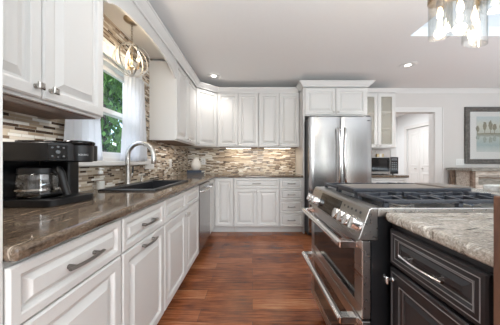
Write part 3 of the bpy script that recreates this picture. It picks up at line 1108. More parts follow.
# single-serve head
ch = (-0.905, 1.122, zb)
pod = MB().lathe([(0.0, 0.205), (0.052, 0.205), (0.058, 0.212), (0.06, 0.285), (0.057, 0.292), (0.0, 0.292)], ch, 32).build('pod_brewer', BLACKP, c, off=o_, smooth=True)
MB().lathe([(0.0, 0.2925), (0.062, 0.2925), (0.066, 0.298), (0.066, 0.308), (0.06, 0.313), (0.0, 0.314)], ch, 32).build('pod_lid', BLACKG, c, off=o_, smooth=True)
fc = bpy.data.curves.new('lettering', 'FONT')
fc.body = 'KEURIG'
fc.size = 0.0125
fc.extrude = 0.0004
fc.align_x = 'CENTER'
tmp = bpy.data.objects.new('lettering', fc)
COL.objects.link(tmp)
bpy.context.view_layer.update()
dg = bpy.context.evaluated_depsgraph_get()
me = bpy.data.meshes.new_from_object(tmp.evaluated_get(dg))
bpy.data.objects.remove(tmp)
for v in me.vertices:                                   # wrap round the cylinder, facing the room
    a = R(-36) + v.co.x / 0.0605
    r = 0.0605 + v.co.z
    v.co = Vector((ch[0] + r * math.cos(a), ch[1] + r * math.sin(a), zb + 0.238 + v.co.y)) - Vector(o_)
me.materials.clear()
me.materials.append(plain('silver_print', (0.6, 0.6, 0.6), 0.3, 0.5))
lt = bpy.data.objects.new('lettering', me)
COL.objects.link(lt)
lt.parent = pod
# carafe
cc = (-1.055, 1.068, zb + 0.033)
car = MB().lathe([(0.0, 0.001), (0.075, 0.001), (0.088, 0.010), (0.091, 0.03), (0.091, 0.08), (0.088, 0.108), (0.078, 0.124), (0.07, 0.132)], cc, 32)
bmesh.ops.delete(car.bm, geom=[max(car.bm.faces, key=lambda f: f.calc_center_median().z)], context='FACES')
car = car.build('carafe', CARAFE, c, off=o_, smooth=True)
mb = MB()
mb.lathe([(0.079, 0.116), (0.085, 0.118), (0.083, 0.142), (0.055, 0.155), (0.0, 0.157)], cc, 32)
mb.build('carafe_lid', BLACKP, car, off=o_, smooth=True)
mb = MB()
hp = [(0.08, -0.01, 0.134), (0.115, -0.03, 0.138), (0.132, -0.035, 0.12), (0.145, -0.034, 0.06), (0.158, -0.03, 0.012)]
mb.tube([(cc[0] + a, cc[1] + b, cc[2] + z) for a, b, z in hp], 0.012, 10, flat=(0.016, 0.016))
mb.build('carafe_handle', BLACKP, car, off=o_, smooth=True)
MB().lathe([(0.09, 0.0375), (0.0955, 0.0375), (0.0955, 0.046), (0.092, 0.046)], cc, 32).build('carafe_band', CHROME, car, off=o_, smooth=True)
MB().lathe([(0.0, 0.002), (0.086, 0.002), (0.088, 0.0), (0.0, -0.001)], (cc[0], cc[1], zb + 0.0325), 28).build('warming_plate', BLACKG, c, off=o_, smooth=True)

# ------------------------------------------------------------------ upper cabinets
UZ, UH = 1.372, 0.914
XU = -0.893
UD = -XU - 1.2
c = empty('wall_cabinet', (XU, 0.527, UZ), RUN, 'white upper cabinet nearest the camera, above the coffee maker', 'cabinet', 'white upper cabinets')
upper_body(0.735, 0.292, UH, WHITE, c)
d = front('door', 0.004, 0.364, 0.012, UH - 0.01, WHITE, c)
knob(0.335, 0.055, d)
d = front('door', 0.370, 0.731, 0.012, UH - 0.01, WHITE, c)
knob(0.399, 0.055, d)
c = empty('wall_cabinet', (XU, 2.462, UZ), RUN, 'white two-door upper cabinet between the sink window and the corner', 'cabinet', 'white upper cabinets')
upper_body(0.876, 0.292, UH, WHITE, c)
d = front('door', 0.004, 0.434, 0.012, UH - 0.01, WHITE, c)
knob(0.408, 0.05, d)
d = front('door', 0.440, 0.872, 0.012, UH - 0.01, WHITE, c)
knob(0.468, 0.05, d)
# diagonal corner
c = empty('corner_wall_cabinet', (-0.95, 3.7, UZ), 0, 'white diagonal corner upper cabinet with one door above the vase', 'cabinet', 'white upper cabinets')
o_ = c.location
MB().prism([(XL + TX + 0.003, 3.342), (XU, 3.342), (-0.592, 3.643), (-0.592, YB - TX - 0.003), (XL + TX + 0.003, YB - TX - 0.003)], 'z', UZ, UZ + UH).build('body', WHITE, c, off=o_)
Lg = math.hypot(XU + 0.592, 0.301)
mb = MB().rings_rect(0.014, Lg - 0.014, 0.012, UH - 0.01, PROF)
M = Matrix.Translation((XU, 3.342, UZ)) @ Matrix.Rotation(R(45), 4, 'Z')
d = mb.move(M).build('door', WHITE, c, off=o_)
k = knob(0.042, 0.05, d)
k.data.transform(Matrix.Translation(-o_) @ M)
# back uppers
for x0, w, lab in ((-0.588, 0.690, 'white two-door upper cabinet on the back wall, next to the corner'),
                   (0.106, 0.688, 'white two-door upper cabinet on the back wall, next to the fridge')):
    c = empty('wall_cabinet', (x0, 3.622, UZ), 0, lab, 'cabinet', 'white upper cabinets')
    upper_body(w, 0.312, UH, WHITE, c)
    h = w / 2
    d = front('door', 0.004, h - 0.003, 0.012, UH - 0.01, WHITE, c)
    knob(h - 0.03, 0.045, d)
    d = front('door', h + 0.003, w - 0.004, 0.012, UH - 0.01, WHITE, c)
    knob(h + 0.03, 0.045, d)
# crown along the left and back uppers
zt = UZ + UH


def crown(path, zb_, h, out, mb=None):
    """sweep a crown profile along a polyline; path outward normal to the right-hand side"""
    prof = [(0.0, 0.0), (out * 0.18, 0.0), (out * 0.25, h * 0.18), (out * 0.55, h * 0.42), (out * 0.85, h * 0.78), (out, h * 0.84), (out, h), (0.0, h)]
    P = [Vector(p) for p in path]
    rings = []
    for i, p in enumerate(P):
        ds = []
        if i > 0:
            ds.append((P[i] - P[i - 1]).normalized())
        if i < len(P) - 1:
            ds.append((P[i + 1] - P[i]).normalized())
        ns = [Vector((q.y, -q.x)) for q in ds]
        nrm = sum(ns, Vector((0, 0)))
        nrm = nrm / (nrm.length ** 2) * len(ns) if len(ns) == 2 else nrm
        if len(ns) == 2:
            nrm = (ns[0] + ns[1])
            nrm = nrm / (1 + ns[0].dot(ns[1]))
        rings.append([(p.x + nrm.x * a, p.y + nrm.y * a, zb_ + b) for a, b in prof])
    return (mb or MB()).loft(rings)


struct(crown([(XU + 0.021, 0.529), (XU + 0.021, 3.334), (-0.583, 3.621), (0.770, 3.621)], zt + 0.001, 0.075, 0.07), 'trim_6', TRIM,
       'white crown moulding on top of the left and back upper cabinets', 'trim')
# arched valance and soffit board over the sink window
a0, a1 = 1.264, 2.460
pts = [(a0, zt), (a1, zt)]
n = 32
for i in range(n + 1):
    t = i / n
    y = a1 + (a0 - a1) * t
    e = max(0.0, 1 - ((t - 0.5) / 0.47) ** 2) ** 0.6
    pts.append((y, 2.08 + 0.11 * e))
mb = MB()
mb.prism(pts, 'x', XU - 0.001, XU + 0.02)
o = mb.build('valance', WHITE)
tag(o, 'white arched valance board bridging the upper cabinets over the sink window', 'valance')
o = MB().box(XL + TX + 0.001, XU - 0.002, a0, a1, 2.305, 2.33).build('soffit_board', WHITE)
tag(o, 'white board behind the valance that carries the round pendant', 'soffit')

# tall cabinet at the left edge
c = empty('tall_cabinet', (-0.617, -0.30, 0), RUN, 'tall white cabinet panel at the left edge of the photo', 'cabinet')
MB().box(0, 0.795, 0, 0.580, 0.0, 2.36).build('body', WHITE, c)
MB().box(0.7955, 0.8116, -0.02, 0.580, 0.0, 2.36).build('end_panel', WHITE, c)
for x0, x1 in ((0.004, 0.401), (0.407, 0.793)):
    front('door', x0, x1, 0.11, 2.34, WHITE, c)

# under-cabinet lights
for x0, x1, lab in ((-0.46, -0.02, 'slim lit under-cabinet light on the back wall, next to the corner'), (0.20, 0.66, 'slim lit under-cabinet light on the back wall, next to the fridge')):
    c = empty('under_cabinet_light', ((x0 + x1) / 2, 3.70, 1.367), 0, lab, 'light', 'under-cabinet lights')
    w = (x1 - x0) / 2
    MB().box(-w, w, -0.035, 0.035, -0.016, 0).build('housing', PLATE, c, bevel=0.002)
    MB().box(-w + 0.01, w - 0.01, -0.03, 0.03, -0.0185, -0.0162).build('diffuser', LEDW, c)
    area('under_cabinet_glow', ((x0 + x1) / 2, 3.72, 1.345), (R(20), 0, 0), 0.4, 0.05, 1.2, (1.0, 0.84, 0.62))

# ------------------------------------------------------------------ fridge wall
c = empty('fridge_surround_cabinet', (0.797, 3.36, 0), 0, 'white cabinet with tall side panels enclosing the fridge', 'cabinet', 'white upper cabinets')
W_ = 1.008
mb = MB()
mb.box(0, 0.02, 0, 0.578, 0, 2.29)
mb.box(W_ - 0.02, W_, 0, 0.578, 0, 2.29)
mb.build('side_panel', WHITE, c)
MB().box(0.021, W_ - 0.021, 0, 0.575, 1.845, 2.29).build('body', WHITE, c)
d = front('door', 0.024, 0.501, 1.862, 2.275, WHITE, c)
knob(0.47, 1.90, d)
d = front('door', 0.507, W_ - 0.024, 1.862, 2.275, WHITE, c)
knob(0.538, 1.90, d)
struct(crown([(0.795, 3.555), (0.795, 3.338), (1.807, 3.338), (1.807, 3.60)], 2.292, 0.075, 0.07), 'trim_7', TRIM,
       'white crown moulding on top of the fridge cabinet', 'trim')

fx0, fx1 = 0.83, 1.742
c = empty('refrigerator', ((fx0 + fx1) / 2, 3.5, 0), 0, 'large stainless steel french-door refrigerator in the white surround', 'refrigerator')
o_ = c.location
MB().box(fx0 + 0.004, fx1 - 0.004, 3.195, 3.90, 0.03, 1.765).build('body', DKSIDE, c, off=o_)


def bowed(x0, x1, z0, z1, yf, yb, name, bow=0.012):
    mb = MB()
    prof = []
    n = 12
    for i in range(n + 1):
        t = i / n
        e = (1 - (2 * t - 1) ** 2)
        cr = 0.0
        if i in (0, n):
            cr = 0.012
        prof.append((x0 + (x1 - x0) * t, yf + cr - bow * e))
    prof += [(x1, yb), (x0, yb)]
    mb.prism(prof, 'z', z0, z1)
    return mb.build(name, STEEL, c, off=o_, smooth=True, bevel=0.003)


xm = (fx0 + fx1) / 2
dl = bowed(fx0, xm - 0.003, 0.70, 1.78, 3.115, 3.19, 'door')
dr_ = bowed(xm + 0.003, fx1, 0.70, 1.78, 3.115, 3.19, 'door')
fz = bowed(fx0, fx1, 0.09, 0.69, 3.115, 3.19, 'freezer_drawer', 0.02)
for s, par in ((-1, dl), (1, dr_)):
    x = xm + s * 0.05
    pts = [(x, 3.108, 1.60), (x, 3.075, 1.60)]
    for i in range(11):
        t = i / 10
        pts.append((x - s * 0.018 * math.sin(PI * t) * 1.0, 3.062 - 0.012 * math.sin(PI * t), 1.58 - 0.76 * t))
    pts += [(x, 3.075, 0.80), (x, 3.108, 0.80)]
    MB().tube(pts, 0.0125, 12, flat=(0.015, 0.019)).build('handle', CHROME, par, off=o_, smooth=True)
MB().tube([(fx0 + 0.08, 3.10, 0.63), (fx0 + 0.08, 3.05, 0.63), (fx1 - 0.08, 3.05, 0.63), (fx1 - 0.08, 3.10, 0.63)], 0.013, 12).build('handle', CHROME, fz, off=o_, smooth=True)
for x in (fx0 + 0.06, fx1 - 0.06):
    MB().box(x - 0.045, x + 0.045, 3.13, 3.24, 1.781, 1.80).build('hinge_cover', DKSIDE, c, off=o_, bevel=0.004)
MB().box(fx1 - 0.075, fx1 - 0.03, 3.108, 3.112, 1.715, 1.728).build('badge', DKSIDE, dr_, off=o_)

# glass-door cabinet right of the fridge
gx0, gx1 = 1.812, 2.412
c = empty('glass_wall_cabinet', (gx0, 3.622, 1.352), 0, 'white upper cabinet with two glass doors right of the fridge', 'cabinet', 'white upper cabinets')
w = gx1 - gx0
hh = 0.934
mb = MB()
mb.box(0, 0.018, 0, 0.31, 0, hh).box(w - 0.018, w, 0, 0.31, 0, hh).box(0.018, w - 0.018, 0, 0.31, 0, 0.018).box(0.018, w - 0.018, 0, 0.31, hh - 0.018, hh)
mb.box(0.018, w - 0.018, 0.30, 0.31, 0.018, hh - 0.018)
mb.build('body', WHITE, c)
for z in (0.33, 0.61):
    MB().box(0.019, w - 0.019, 0.02, 0.295, z, z + 0.018).build('shelf', WHITE, c)
for x0, x1, kx in ((0.004, w / 2 - 0.003, w / 2 - 0.03), (w / 2 + 0.003, w - 0.004, w / 2 + 0.03)):
    mb = grid_prism([x0, x0 + 0.055, x1 - 0.055, x1], [0.012, 0.067, hh - 0.065, hh - 0.01], lambda i, j: not (i == 1 and j == 1), -0.02, -0.001, lambda u, v, q: (u, q, v))
    d = mb.build('door', WHITE, c, bevel=0.003)
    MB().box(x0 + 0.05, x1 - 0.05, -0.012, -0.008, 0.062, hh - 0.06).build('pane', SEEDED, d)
    knob(kx, 0.04, d)
struct(crown([(1.814, 3.60), (2.414, 3.60), (2.414, 3.93)], 2.288, 0.06, 0.05), 'trim_8', TRIM, 'white crown moulding on the glass-door cabinet', 'trim')
# base cabinet, its worktop, microwave
c = empty('base_cabinet', (1.812, YF, 0), 0, 'white base cabinet under the microwave right of the fridge', 'cabinet', 'white base cabinets')
base_body(0.60, 0.58, WHITE, c)
d = front('drawer', 0.004, 0.596, 0.705, 0.862, WHITE, c)
pull(0.30, 0.785, d, 0.13)
for k in (0, 1):
    x0 = 0.004 + k * 0.298
    d = front('door', x0, x0 + 0.294, 0.112, 0.698, WHITE, c)
    knob(0.278 if k == 0 else 0.324, 0.655, d)
o = MB().box(1.808, 2.435, 3.318, YB - 0.001, 0.8765, 0.914).build('worktop', GRAN, bevel=0.01, seg=3)
tag(o, 'short brown granite worktop carrying the microwave', 'worktop')
mx0, mx1, my0 = 1.84, 2.365, 3.47
c = empty('microwave', ((mx0 + mx1) / 2, 3.65, 0.9145), 0, 'stainless and black microwave on the short worktop right of the fridge', 'microwave')
o_ = c.location
MB().box(mx0, mx1, my0 + 0.022, 3.85, 0.927, 1.20).build('body', DKSIDE, c, off=o_, bevel=0.004)
d = grid_prism([mx0, mx0 + 0.012, mx1 - 0.137, mx1 - 0.13], [0.927, 0.965, 1.19, 1.20], lambda i, j: not (i == 1 and j == 1), my0, my0 + 0.021, lambda u, v, q: (u, q, v)).build('door', STEEL_H, c, off=o_)
MB().box(mx0 + 0.012, mx1 - 0.137, my0 + 0.002, my0 + 0.014, 0.965, 1.19).build('window', DKGLASS, d, off=o_)
p = MB().box(mx1 - 0.128, mx1, my0, my0 + 0.021, 0.927, 1.20).build('control_panel', BLACKG, c, off=o_)
MB().box(mx1 - 0.11, mx1 - 0.018, my0 - 0.001, my0, 1.145, 1.18).build('display', plain('grey_display', (0.12, 0.13, 0.14), 0.15), p, off=o_)
for i in range(4):
    for j in range(3):
        MB().box(mx1 - 0.108 + j * 0.032, mx1 - 0.084 + j * 0.032, my0 - 0.001, my0, 1.0 + i * 0.033, 1.02 + i * 0.033).build('button', BTN, p, off=o_)
MB().tube([(mx1 - 0.145, my0, 1.15), (mx1 - 0.145, my0 - 0.03, 1.15), (mx1 - 0.145, my0 - 0.03, 1.0), (mx1 - 0.145, my0, 1.0)], 0.007, 8).build('handle', DKSIDE, d, off=o_, smooth=True)
for x in (mx0 + 0.05, mx1 - 0.05):
    for y in (3.53, 3.80):
        MB().cyl((x, y, 0.9145), (x, y, 0.927), 0.014, 0.014, 10).build('foot', BLACKP, c, off=o_)
c = empty('box', (1.95, 3.62, 1.2005), R(3), 'grey box on top of the microwave', 'box', 'boxes on the microwave')
MB().box(-0.10, 0.10, -0.06, 0.06, 0, 0.075).build('carton', BOXG, c, bevel=0.003)
MB().box(-0.103, 0.103, -0.063, 0.063, 0.0755, 0.105).build('lid', plain('taupe_lid', (0.36, 0.33, 0.30), 0.6), c, bevel=0.003)
c = empty('box', (2.13, 3.60, 1.2005), R(-5), 'small tan box on top of the microwave, beside the grey one', 'box', 'boxes on the microwave')
MB().box(-0.055, 0.055, -0.05, 0.05, 0, 0.055).build('carton', CARD, c, bevel=0.003)
MB().box(-0.02, 0.02, -0.0515, 0.0515, 0.0, 0.0565).build('tape', MATB, c)

# ------------------------------------------------------------------ island with range
RY0, RY1 = 0.886, 1.660
c = empty('range', (0.85, 1.27, 0), 0, 'stainless steel double-oven gas range set into the dark island', 'range')
o_ = c.location
RX1 = 1.235
MB().box(0.495, RX1, RY0 + 0.004, RY1 - 0.004, 0.09, 0.892).build('body', BLACKP, c, off=o_)
MB().box(0.53, RX1 - 0.05, RY0 + 0.02, RY1 - 0.02, 0.0, 0.09).build('plinth', BLACKP, c, off=o_)


def oven_door(z0, z1, wz0, wz1, hz):
    m = grid_prism([RY0 + 0.006, RY0 + 0.075, RY1 - 0.075, RY1 - 0.006], [z0, wz0, wz1, z1], lambda i, j: not (i == 1 and j == 1), 0.457, 0.494, lambda u, v, q: (q, u, v))
    d = m.build('oven_door', STEEL_H, c, off=o_, bevel=0.004)
    MB().box(0.4585, 0.490, RY0 + 0.075, RY1 - 0.075, wz0, wz1).build('window', DKGLASS, d, off=o_)
    MB().tube([(0.384, 0.925, hz), (0.384, 1.60, hz)], 0.016, 14).build('handle', CHROME, d, off=o_, smooth=True)
    for y in (0.94, 1.585):
        MB().prism([(0.376, hz - 0.015), (0.376, hz + 0.015), (0.458, hz + 0.015), (0.458, hz - 0.015)], 'y', y - 0.02, y + 0.02).build('handle_bracket', CHROME, d, off=o_, bevel=0.003)
    return d


oven_door(0.462, 0.790, 0.51, 0.735, 0.765)
oven_door(0.11, 0.454, 0.17, 0.395, 0.437)
# control panel
cpn = MB().prism([(0.44, 0.800), (0.452, 0.795), (0.52, 0.795), (0.52, 0.930), (0.494, 0.930), (0.484, 0.922)], 'y', RY0, RY1).build('control_panel', STEEL_H, c, off=o_, bevel=0.003)
sl = Vector((0.044, 0, 0.122)).normalized()
nr = Vector((-0.122, 0, 0.044)).normalized()


def onp(y, t, s):
    p = Vector((0.44, y, 0.80)) + sl * t + nr * s
    return (p.x, p.y, p.z)


def slab_on(y0, y1, t0, t1, s0, s1):
    return MB().loft([[onp(y0, t0, s0), onp(y1, t0, s0), onp(y1, t1, s0), onp(y0, t1, s0)], [onp(y0, t0, s1), onp(y1, t0, s1), onp(y1, t1, s1), onp(y0, t1, s1)]])


slab_on(1.14, 1.455, 0.014, 0.118, -0.004, 0.002).build('display', BLACKG, cpn, off=o_)
for y in (0.925, 0.985, 1.045, 1.105, 1.49, 1.555, 1.62):
    mb = MB()
    mb.cyl(onp(y, 0.05, 0), onp(y, 0.05, 0.006), 0.031, 0.030, 24)
    mb.cyl(onp(y, 0.05, 0.006), onp(y, 0.05, 0.038), 0.028, 0.025, 24)
    kk = mb.build('knob', CHROME, cpn, off=o_, smooth=True)
    slab_on(y - 0.004, y + 0.004, 0.028, 0.072, 0.036, 0.044).build('grip', STEEL_H, kk, off=o_, bevel=0.001)
for y in (0.94, 0.98, 1.02, 1.06, 1.10):
    MB().cyl(onp(y, 0.104, -0.001), onp(y, 0.104, 0.002), 0.006, 0.006, 12).build('button', DKSIDE, cpn, off=o_)
# cooktop
ck = grid_prism([0.521, 0.552, RX1 - 0.03, RX1], [RY0, RY0 + 0.012, RY1 - 0.012, RY1], lambda i, j: not (i == 1 and j == 1), 0.893, 0.930, lambda u, v, w: (u, v, w))
ck.build('cooktop', STEEL_H, c, off=o_, bevel=0.003)
MB().box(0.5525, RX1 - 0.0305, RY0 + 0.0125, RY1 - 0.0125, 0.893, 0.917).build('burner_tray', STEEL_H, c, off=o_)
for x, y, r in ((0.70, 1.01, 0.045), (1.02, 1.01, 0.038), (0.86, 1.272, 0.05), (0.70, 1.53, 0.05), (1.02, 1.53, 0.036)):
    b = MB().lathe([(0.0, 0), (r * 1.15, 0), (r * 1.15, 0.006), (r, 0.009), (0, 0.009)], (x, y, 0.9171), 24).build('burner', STEEL_H, c, off=o_, smooth=True)
    MB().lathe([(0.0, 0), (r * 0.85, 0), (r * 0.85, 0.006), (r * 0.7, 0.009), (0, 0.009)], (x, y, 0.9263), 24).build('burner_cap', IRON, b, off=o_, smooth=True)
for y0, y1 in ((0.9, 1.142), (1.148, 1.394), (1.40, 1.646)):
    mb = MB()
    up = 0.0 if 1.1 < y0 < 1.2 else 0.009
    x0, x1 = 0.555, 1.20
    zt0, zt1 = 0.945, 0.960
    bw = 0.016
    ym = (y0 + y1) / 2
    for y in (y0, y1 - bw):
        mb.box(x0, x1, y, y + bw, zt0, zt1)
    for x in (x0, x1 - bw, (x0 + x1) / 2 - bw / 2):
        mb.box(x, x + bw, y0 + bw, y1 - bw, zt0, zt1)
    for xc in ((x0 * 3 + x1) / 4, (x0 + 3 * x1) / 4):
        for s in (-1, 1):                                   # fingers towards the burner, slightly raised
            mb.loft([[(xc - 0.006, ym + s * 0.035, zt0 + 0.004), (xc + 0.006, ym + s * 0.035, zt0 + 0.004), (xc + 0.006, ym + s * 0.035, zt1 + up), (xc - 0.006, ym + s * 0.035, zt1 + up)],
                     [(xc - 0.006, ym + s * 0.112, zt0), (xc + 0.006, ym + s * 0.112, zt0), (xc + 0.006, ym + s * 0.112, zt1 + up * 0.5), (xc - 0.006, ym + s * 0.112, zt1 + up * 0.5)]])
            for q in (-1, 1):
                mb.loft([[(xc + s * 0.04, ym + q * 0.05 - 0.006, zt0 + 0.003), (xc + s * 0.04, ym + q * 0.05 + 0.006, zt0 + 0.003), (xc + s * 0.04, ym + q * 0.05 + 0.006, zt1 + up), (xc + s * 0.04, ym + q * 0.05 - 0.006, zt1 + up)],
                         [(xc + s * 0.152, ym + q * 0.05 - 0.006, zt0), (xc + s * 0.152, ym + q * 0.05 + 0.006, zt0), (xc + s * 0.152, ym + q * 0.05 + 0.006, zt1 + up * 0.5), (xc + s * 0.152, ym + q * 0.05 - 0.006, zt1 + up * 0.5)]])
    for i in range(1, 8):
        x = x0 + (x1 - x0) * i / 8
        for ya, yb in ((y0 + 0.004, y0 + 0.085), (y1 - 0.004, y1 - 0.085)):
            mb.loft([[(x - 0.008, ya, zt0), (x + 0.008, ya, zt0), (x + 0.008, ya, zt1 + up * 0.4), (x - 0.008, ya, zt1 + up * 0.4)],
                     [(x - 0.005, yb, zt0 + 0.003), (x + 0.005, yb, zt0 + 0.003), (x + 0.005, yb, zt1 + up), (x - 0.005, yb, zt1 + up)]])
    for x in (x0, x1 - 0.02, (x0 + x1) / 2 - 0.01):
        for y in (y0, y1 - 0.02):
            mb.loft([[(x, y, 0.9172), (x + 0.02, y, 0.9172), (x + 0.02, y + 0.02, 0.9172), (x, y + 0.02, 0.9172)], [(x, y, zt1 - 0.004), (x + 0.02, y, zt1 - 0.004), (x + 0.02, y + 0.02, zt1 - 0.004), (x, y + 0.02, zt1 - 0.004)]])
    mb.build('grate', IRON, c, off=o_, bevel=0.002)
# griddle plate lying on the middle grate
c = empty('griddle', (0.87, 1.27, 0.96), 0, 'flat dark griddle plate lying on the middle grate of the range', 'griddle')
o_ = c.location
zg = 0.9605
MB().prism(rounded([(0.545, 1.155), (1.19, 1.155), (1.19, 1.395), (0.545, 1.395)], 0.015), 'z', zg, zg + 0.016).build('plate', IRON, c, off=o_, bevel=0.003)
MB().prism(rounded([(0.56, 1.168), (1.05, 1.168), (1.05, 1.382), (0.56, 1.382)], 0.012), 'z', zg + 0.0161, zg + 0.0185).build('cooking_surface', GRIDDLE, c, off=o_)
MB().prism([(1.04, zg + 0.0165), (1.185, zg + 0.0165), (1.205, zg + 0.022), (1.185, zg + 0.026), (1.05, zg + 0.026)], 'y', 1.165, 1.385).build('drip_tray', GRIDDLE, c, off=o_, bevel=0.002)


# island cabinets
BPROF_D = [(0, 0.0), (0, -0.017), (0.003, -0.02), (0.014, -0.02)]


def rubbed_front(name, x0, x1, z0, z1, parent, ins):
    d = front(name, x0, x1, z0, z1, BLACKW, parent, [(0, 0), (0, -0.015), (0.004, -0.02), (ins, -0.02), (ins + 0.006, -0.0165), (ins + 0.010, -0.011), (ins + 0.02, -0.011), (ins + 0.034, -0.018), (ins + 0.04, -0.018)])
    mb = MB()
    for i0, y in ((0.014, -0.0205), (ins + 0.002, -0.0202), (ins + 0.0115, -0.0115)):
        iv = i0 + 0.0018
        a = [(x0 + i0, y, z0 + i0), (x1 - i0, y, z0 + i0), (x1 - i0, y, z1 - i0), (x0 + i0, y, z1 - i0)]
        b = [(x0 + iv, y - 0.001, z0 + iv), (x1 - iv, y - 0.001, z0 + iv), (x1 - iv, y - 0.001, z1 - iv), (x0 + iv, y - 0.001, z1 - iv)]
        e = [(x0 + iv + 0.0018, y, z0 + iv + 0.0018), (x1 - iv - 0.0018, y, z0 + iv + 0.0018), (x1 - iv - 0.0018, y, z1 - iv - 0.0018), (x0 + iv + 0.0018, y, z1 - iv - 0.0018)]
        mb.loft([a, b, e], cap=False)
    mb.build('rubbed_edge_bead', BEAD, d)
    return d


c = empty('island_cabinet', (0.575, 0.882, 0), R(-90), 'near-black island cabinet with silvery rubbed edges, drawer above door', 'cabinet', 'dark island cabinets')
base_body(0.395, 0.55, BLACKW, c)
d = rubbed_front('drawer', 0.016, 0.376, 0.712, 0.852, c, 0.028)
pull(0.196, 0.782, d, 0.17, mat=CHROME)
d = rubbed_front('door', 0.016, 0.376, 0.112, 0.700, c, 0.052)
knob(0.032, 0.655, d, mat=CHROME)
c = empty('island_cabinet', (1.25, 1.675, 0), R(-90), 'near-black island cabinet behind the range, on the far side', 'cabinet', 'dark island cabinets')
MB().box(0, 1.185, 0.0, 0.43, 0.10, 0.8755).build('body', BLACKW, c)
MB().box(0, 1.185, 0.02, 0.37, 0, 0.10).build('toe_kick', BLACKW, c)
mb = grid_prism([0.545, 1.24, 1.75], [0.478, RY0 - 0.003, 1.70], lambda i, j: not (i == 0 and j == 1), 0.8765, 0.914, lambda u, v, w: (u, v, w))
o = mb.build('worktop', GRAN_I, bevel=0.013, seg=3)
tag(o, 'granite island worktop beside the range, its colour lightened by painted reflections', 'worktop')

# wooden bar ledge at the near end of the island
c = empty('bar_table', (1.1, 0.42, 0), 0, 'worn wooden bar ledge on a red-brown post at the right edge', 'table')
o_ = c.location
MB().prism(rounded([(0.582, 0.05), (1.9, 0.05), (1.9, 0.552), (0.59, 0.552)], 0.01), 'z', 1.0465, 1.0625).build('top', LEDGE, c, off=o_, bevel=0.003)
for x in (0.530, 1.78):
    MB().box(x, x + 0.09, 0.385, 0.472, 0, 1.046).build('leg', POSTW, c, off=o_, bevel=0.003)

# ------------------------------------------------------------------ picture and console
px0, px1, pz0, pz1 = 3.905, 5.25, 1.09, 2.13
c = empty('picture', ((px0 + px1) / 2, YB - 0.02, (pz0 + pz1) / 2), 0, 'large grey-framed landscape picture of a lake and trees on the back wall', 'picture')
o_ = c.location
mb = MB()
mb.rings_rect(px0, px1, pz0, pz1, [(0, 0.017), (0, -0.012), (0.012, -0.02), (0.05, -0.012), (0.078, -0.016), (0.085, -0.006), (0.085, 0.004), (0.085, 0.017)])
bmesh.ops.delete(mb.bm, geom=[f for f in mb.bm.faces if len(f.verts) == 4 and f.calc_area() > 0.5], context='FACES')
mb.move(Matrix.Translation((0, YB - 0.02, 0))).build('frame', FRAMEW, c, off=o_)
MB().box(px0 + 0.084, px1 - 0.084, YB - 0.016, YB - 0.010, pz0 + 0.084, pz1 - 0.084).build('mat', MATB, c, off=o_)
at = MB().box(-(px1 - px0) / 2 + 0.215, (px1 - px0) / 2 - 0.215, -0.001, 0.001, -0.325, 0.325).build('painting', ART, c)
at.location = (0, 0.002, 0.02)
OLIVE = plain('olive_brown_paint', (0.20, 0.19, 0.13), 0.6, noise=0.45, scale=30)
REFL = plain('grey_green_paint', (0.27, 0.31, 0.27), 0.6, noise=0.35, scale=30)
rnd = random.Random(4)
for k in range(9):
    tx = -0.43 + 0.105 * k + rnd.uniform(-0.02, 0.02)
    hh_ = rnd.uniform(0.13, 0.24)
    for nm, sg, m in (('painted_tree', 1, OLIVE), ('painted_reflection', -0.7, REFL)):
        mb = MB()
        mb.loft([[(tx - 0.006, q, 0.0), (tx + 0.006, q, 0.0), (tx + 0.004, q, sg * hh_ * 0.6), (tx - 0.004, q, sg * hh_ * 0.6)] for q in (-0.0012, -0.0016)])
        rg = []
        for a in range(18):
            t = 2 * PI * a / 18
            r = 1 + rnd.uniform(-0.18, 0.18)
            rg.append((tx + 0.036 * r * math.cos(t), sg * (hh_ * 0.66 + hh_ * 0.36 * r * math.sin(t))))
        mb.loft([[(x, q, z) for x, z in rg] for q in (-0.0013, -0.0017)])
        mb.move(Matrix.Translation((0, 0, 0.005))).build(nm, m, at)
MB().loft([[(-0.455, q, -0.005), (0.455, q, -0.005), (0.455, q, 0.02), (0.1, q, 0.012), (-0.2, q, 0.025), (-0.455, q, 0.014)] for q in (-0.0012, -0.0018)]).build('painted_shore', OLIVE, at)
MB().box(px0 + 0.084, px1 - 0.084, YB - 0.024, YB - 0.022, pz0 + 0.084, pz1 - 0.084).build('glass', GLASS, c, off=o_)

kx0, kx1, ky0, ky1 = 3.56, 4.75, 3.46, 3.86
c = empty('console_table', ((kx0 + kx1) / 2, 3.66, 0), 0, 'tall rustic console with grey wood top and cream planks under the picture', 'console')
o_ = c.location
MB().box(kx0 - 0.05, kx1 + 0.05, ky0 - 0.04, ky1 + 0.03, 0.975, 1.02).build('top', WEATH, c, off=o_, bevel=0.006)
for x in (kx0, kx1 - 0.055):
    for y in (ky0, ky1 - 0.05):
        MB().box(x, x + 0.05, y, y + 0.05, 0, 0.974).build('leg', BRNLEG, c, off=o_, bevel=0.003)
for x0, x1 in ((kx0 + 0.053, kx0 + 0.10), (kx1 - 0.105, kx1 - 0.058)):
    MB().box(x0, x1, ky0 + 0.004, ky0 + 0.03, 0.25, 0.972).build('stile', CREAM, c, off=o_, bevel=0.002)
for z0, z1, m in ((0.90, 0.972, CREAM), (0.855, 0.872, BRNLEG), (0.76, 0.835, WEATH), (0.66, 0.745, CREAM), (0.56, 0.645, CREAM), (0.46, 0.545, WEATH), (0.36, 0.445, CREAM)):
    MB().box(kx0 + 0.101, kx1 - 0.106, ky0 + 0.006, ky0 + 0.028, z0, z1).build('plank', m, c, off=o_, bevel=0.002)
MB().box(kx0 + 0.052, kx1 - 0.057, ky0 + 0.052, ky1 - 0.06, 0.25, 0.972).build('carcass', CREAM, c, off=o_)

